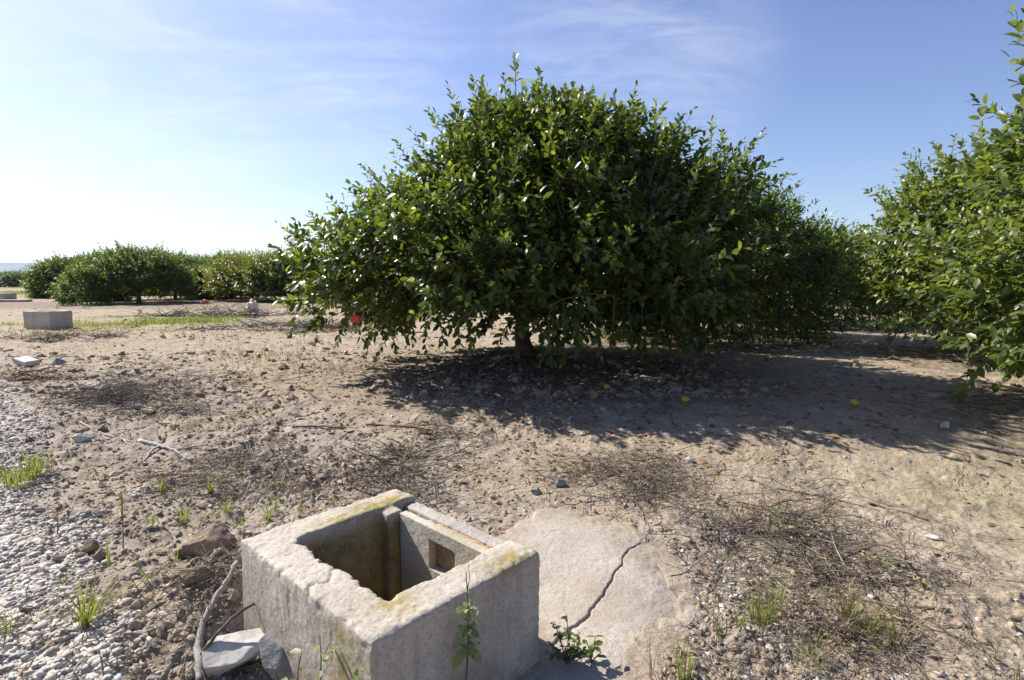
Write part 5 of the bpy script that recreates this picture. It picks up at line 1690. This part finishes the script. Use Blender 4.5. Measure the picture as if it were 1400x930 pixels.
# the wilted weed against the shaded face of the chamber
def wilted():
    bx = box_xy(0.225, -0.045)
    z0 = float(ground_h(bx[0], bx[1]))
    g = np.random.default_rng(331)
    root = thing("weed", (bx[0], bx[1], z0), "tall wilting weed standing against the shaded front face of the chamber", "weed")
    mb = MB(); H = ZT + 0.10 - z0
    t = np.linspace(0, 1, 10)
    C = np.stack([BU[0] * 0.035 * np.sin(t * 2.2), BU[1] * 0.035 * np.sin(t * 2.2), -0.01 + H * t], -1)
    mb.tube(C, np.linspace(0.0042, 0.0014, 10), 6)
    mb.tube(np.array([C[8], C[8] + [0.006, 0, 0.03], C[8] + [0.004, 0, 0.07]]), [0.0014, 0.001, 0.0006], 4)
    P = []; D = []; S = []
    for tt, az, ln, dz in [(0.60, 3.6, 0.062, -0.9), (0.62, -0.4, 0.050, -0.8), (0.66, 2.8, 0.034, .2), (0.68, 3.9, 0.030, .4), (0.72, -0.6, 0.036, -.3), (0.74, 0.4, .024, .5), (0.70, 4.6, .030, .1),
                           (0.80, 3.0, 0.032, -0.1), (0.84, 3.6, 0.030, .1), (0.86, -0.2, 0.026, .3), (0.88, 4.4, .024, .2), (0.83, 5.0, .028, -.4), (0.64, 5.2, .026, -.2), (0.78, 2.2, .022, .4)]:
        i = tt * 9; p = C[int(i)]
        P.append(p); D.append(np.array([math.cos(az), math.sin(az), dz])); S.append(ln * 1.1)
    for _ in range(70):
        tt = g.choice([0.64, 0.70, 0.84]); p = C[int(tt * 9)] + g.normal(0, 0.012, 3)
        P.append(p); D.append(g.normal(size=3)); S.append(g.uniform(0.010, 0.022))
    mb.build("stem", M_STICK_D, root)
    n = len(P)
    me = leaves_mesh("leaves", np.array(P), np.array(D), np.array([0, -.4, 1.]) + g.normal(0, .3, (n, 3)), np.array(S), np.clip(g.normal(.5, .2, n), 0, 1), np.clip(g.normal(.25, .2, n), 0, 1), 0)
    link("leaves", me, M_LEAF_W, root)


wilted()
weed(775, 925, "dark bushy weed growing at the foot of the chamber's right corner", 332, [(a_, 0.5 + 0.2 * (k % 3), 0.06 + 0.016 * (k % 4), 16, .42) for k, a_ in enumerate(np.linspace(0, 6, 9))], 0.05, M_LEAF)
weed(808, 925, "young broad-leaved weed with smooth oval leaves on the apron edge", 333, [(0.4, .25, .085, 5, 1.0), (2.4, .3, .07, 3, .8), (-.6, .6, .05, 2, .7)], 0.045, M_LEAF)
bq = box_xy(-0.06, 0.10)
weed(468, 945, "leafy green weed at the bottom edge against the chamber's front corner", 334, [(a_, 0.3, 0.27 + 0.03 * (k % 3), 12, .8) for k, a_ in enumerate(np.linspace(0, 6, 7))], 0.045, M_LEAF_W, at=box_xy(-0.07, 0.06))
weed(430, 950, "pale-stemmed green weed at the bottom edge left of the chamber's front corner", 335, [(0.8, .25, .30, 6, .9), (2.8, .3, .26, 6, .8), (1.8, .2, .28, 5, .8)], 0.05, M_LEAF_W, at=box_xy(-0.10, 0.17))
weed(1075, 735, "green weed leaves poking out of the big brown brush pile", 336, [(a_, 0.7, 0.11, 5, .7) for a_ in (0, 1.5, 3, 4.4)], 0.05, M_LEAF_W)
weed(1215, 778, "small green creeping weed behind the bent dark stem", 337, [(a_, 1.1, 0.045, 5, .7) for a_ in (0, 1.2, 2.6, 4)], 0.045, M_LEAF_W)

weed(336, 433, "low bright green weed beside the orange and white bag", 338, [(a_, 0.7, 0.22, 9, 1.0) for a_ in (0, 1, 2.1, 3, 4.2, 5.2)], 0.11, M_LEAF_R)

# ------------------------------------------------------------------ fallen fruit and scraps
FALL = fruit_mesh("fallen_lemon", 0.031, 1.12); FALL.materials.append(M_LEMON_Y)
for i, (px, py, lab) in enumerate([
        (473, 485, "yellow fallen lemon at the left tip of the big tree's shadow"), (354, 490, "yellow fallen lemon in the dry grass left of the big tree"),
        (571, 485, "fallen lemon at the far edge of the shadow left of the trunk"), (830, 533, "fallen lemon in the shade right of the trunk"),
        (937, 551, "orange-yellow fallen lemon in the middle of the big shadow"), (1168, 555, "fallen lemon in the shade near the right-hand trees"),
        (1321, 499, "fallen lemon under the right-hand trees")]):
    q = G(px, py)
    o = link("fallen_lemon", FALL, None, None, (q[0], q[1], q[2] + 0.03))
    o.rotation_euler = (R(80) + i, 0.4 * i, i * 1.3)
    tag(o, lab, "lemon", "lemons fallen on the ground")


def crumpled(name, pos, dims, mat, label, cat, seed):
    g = np.random.default_rng(seed)
    V = ICO4[0].copy()
    V = V * (1 + (np.abs(fbm3(V * 2.2, seed, 3)) * 1.1 - 0.2 + fbm3(V * 6, seed + 2, 2) * 0.3)[:, None])
    V[:, 2] = np.maximum(V[:, 2], -0.55)
    o = link(name, make_mesh(name, V * np.array(dims) / 2, ICO4[1], None, True), mat, None, pos)
    return tag(o, label, cat)


q = G(346, 431)
crumpled("plastic_bag", (q[0], q[1], q[2] + 0.22), (0.38, 0.3, 0.5), M_BAG, "crumpled orange and white plastic bag left of the big tree", "plastic bag", 401)
q = depth_at(487, 437, 5.45)
crumpled("plastic_scrap", (q[0], q[1], q[2]), (0.13, 0.09, 0.10), M_RED, "bright red plastic scrap caught in the low leaves of the big tree's left skirt", "plastic scrap", 402)
q = G(280, 416)
crumpled("plastic_scrap", (q[0], q[1], q[2] + 0.10), (0.36, 0.2, 0.26), M_PINK, "faded reddish plastic scrap among the rusty weeds of the far row", "plastic scrap", 403)

# ------------------------------------------------------------------ the air between here and the hills
def build_haze():
    me = bpy.data.meshes.new("haze"); bm = bmesh.new()
    bm_box(bm, (-20000, -300, -6), (12000, 9000, 225)); bm.to_mesh(me); bm.free()
    m = bpy.data.materials.new("pale_air"); m.use_nodes = True
    nt = m.node_tree; nt.nodes.clear()
    out = nt.nodes.new('ShaderNodeOutputMaterial'); v = nt.nodes.new('ShaderNodeVolumePrincipled')
    v.inputs['Color'].default_value = (0.60, 0.75, 1.0, 1); v.inputs['Density'].default_value = 0.00010
    v.inputs['Anisotropy'].default_value = 0.2
    nt.links.new(v.outputs[0], out.inputs['Volume'])
    o = link("haze", me, m); tag(o, kind="stuff")


build_haze()
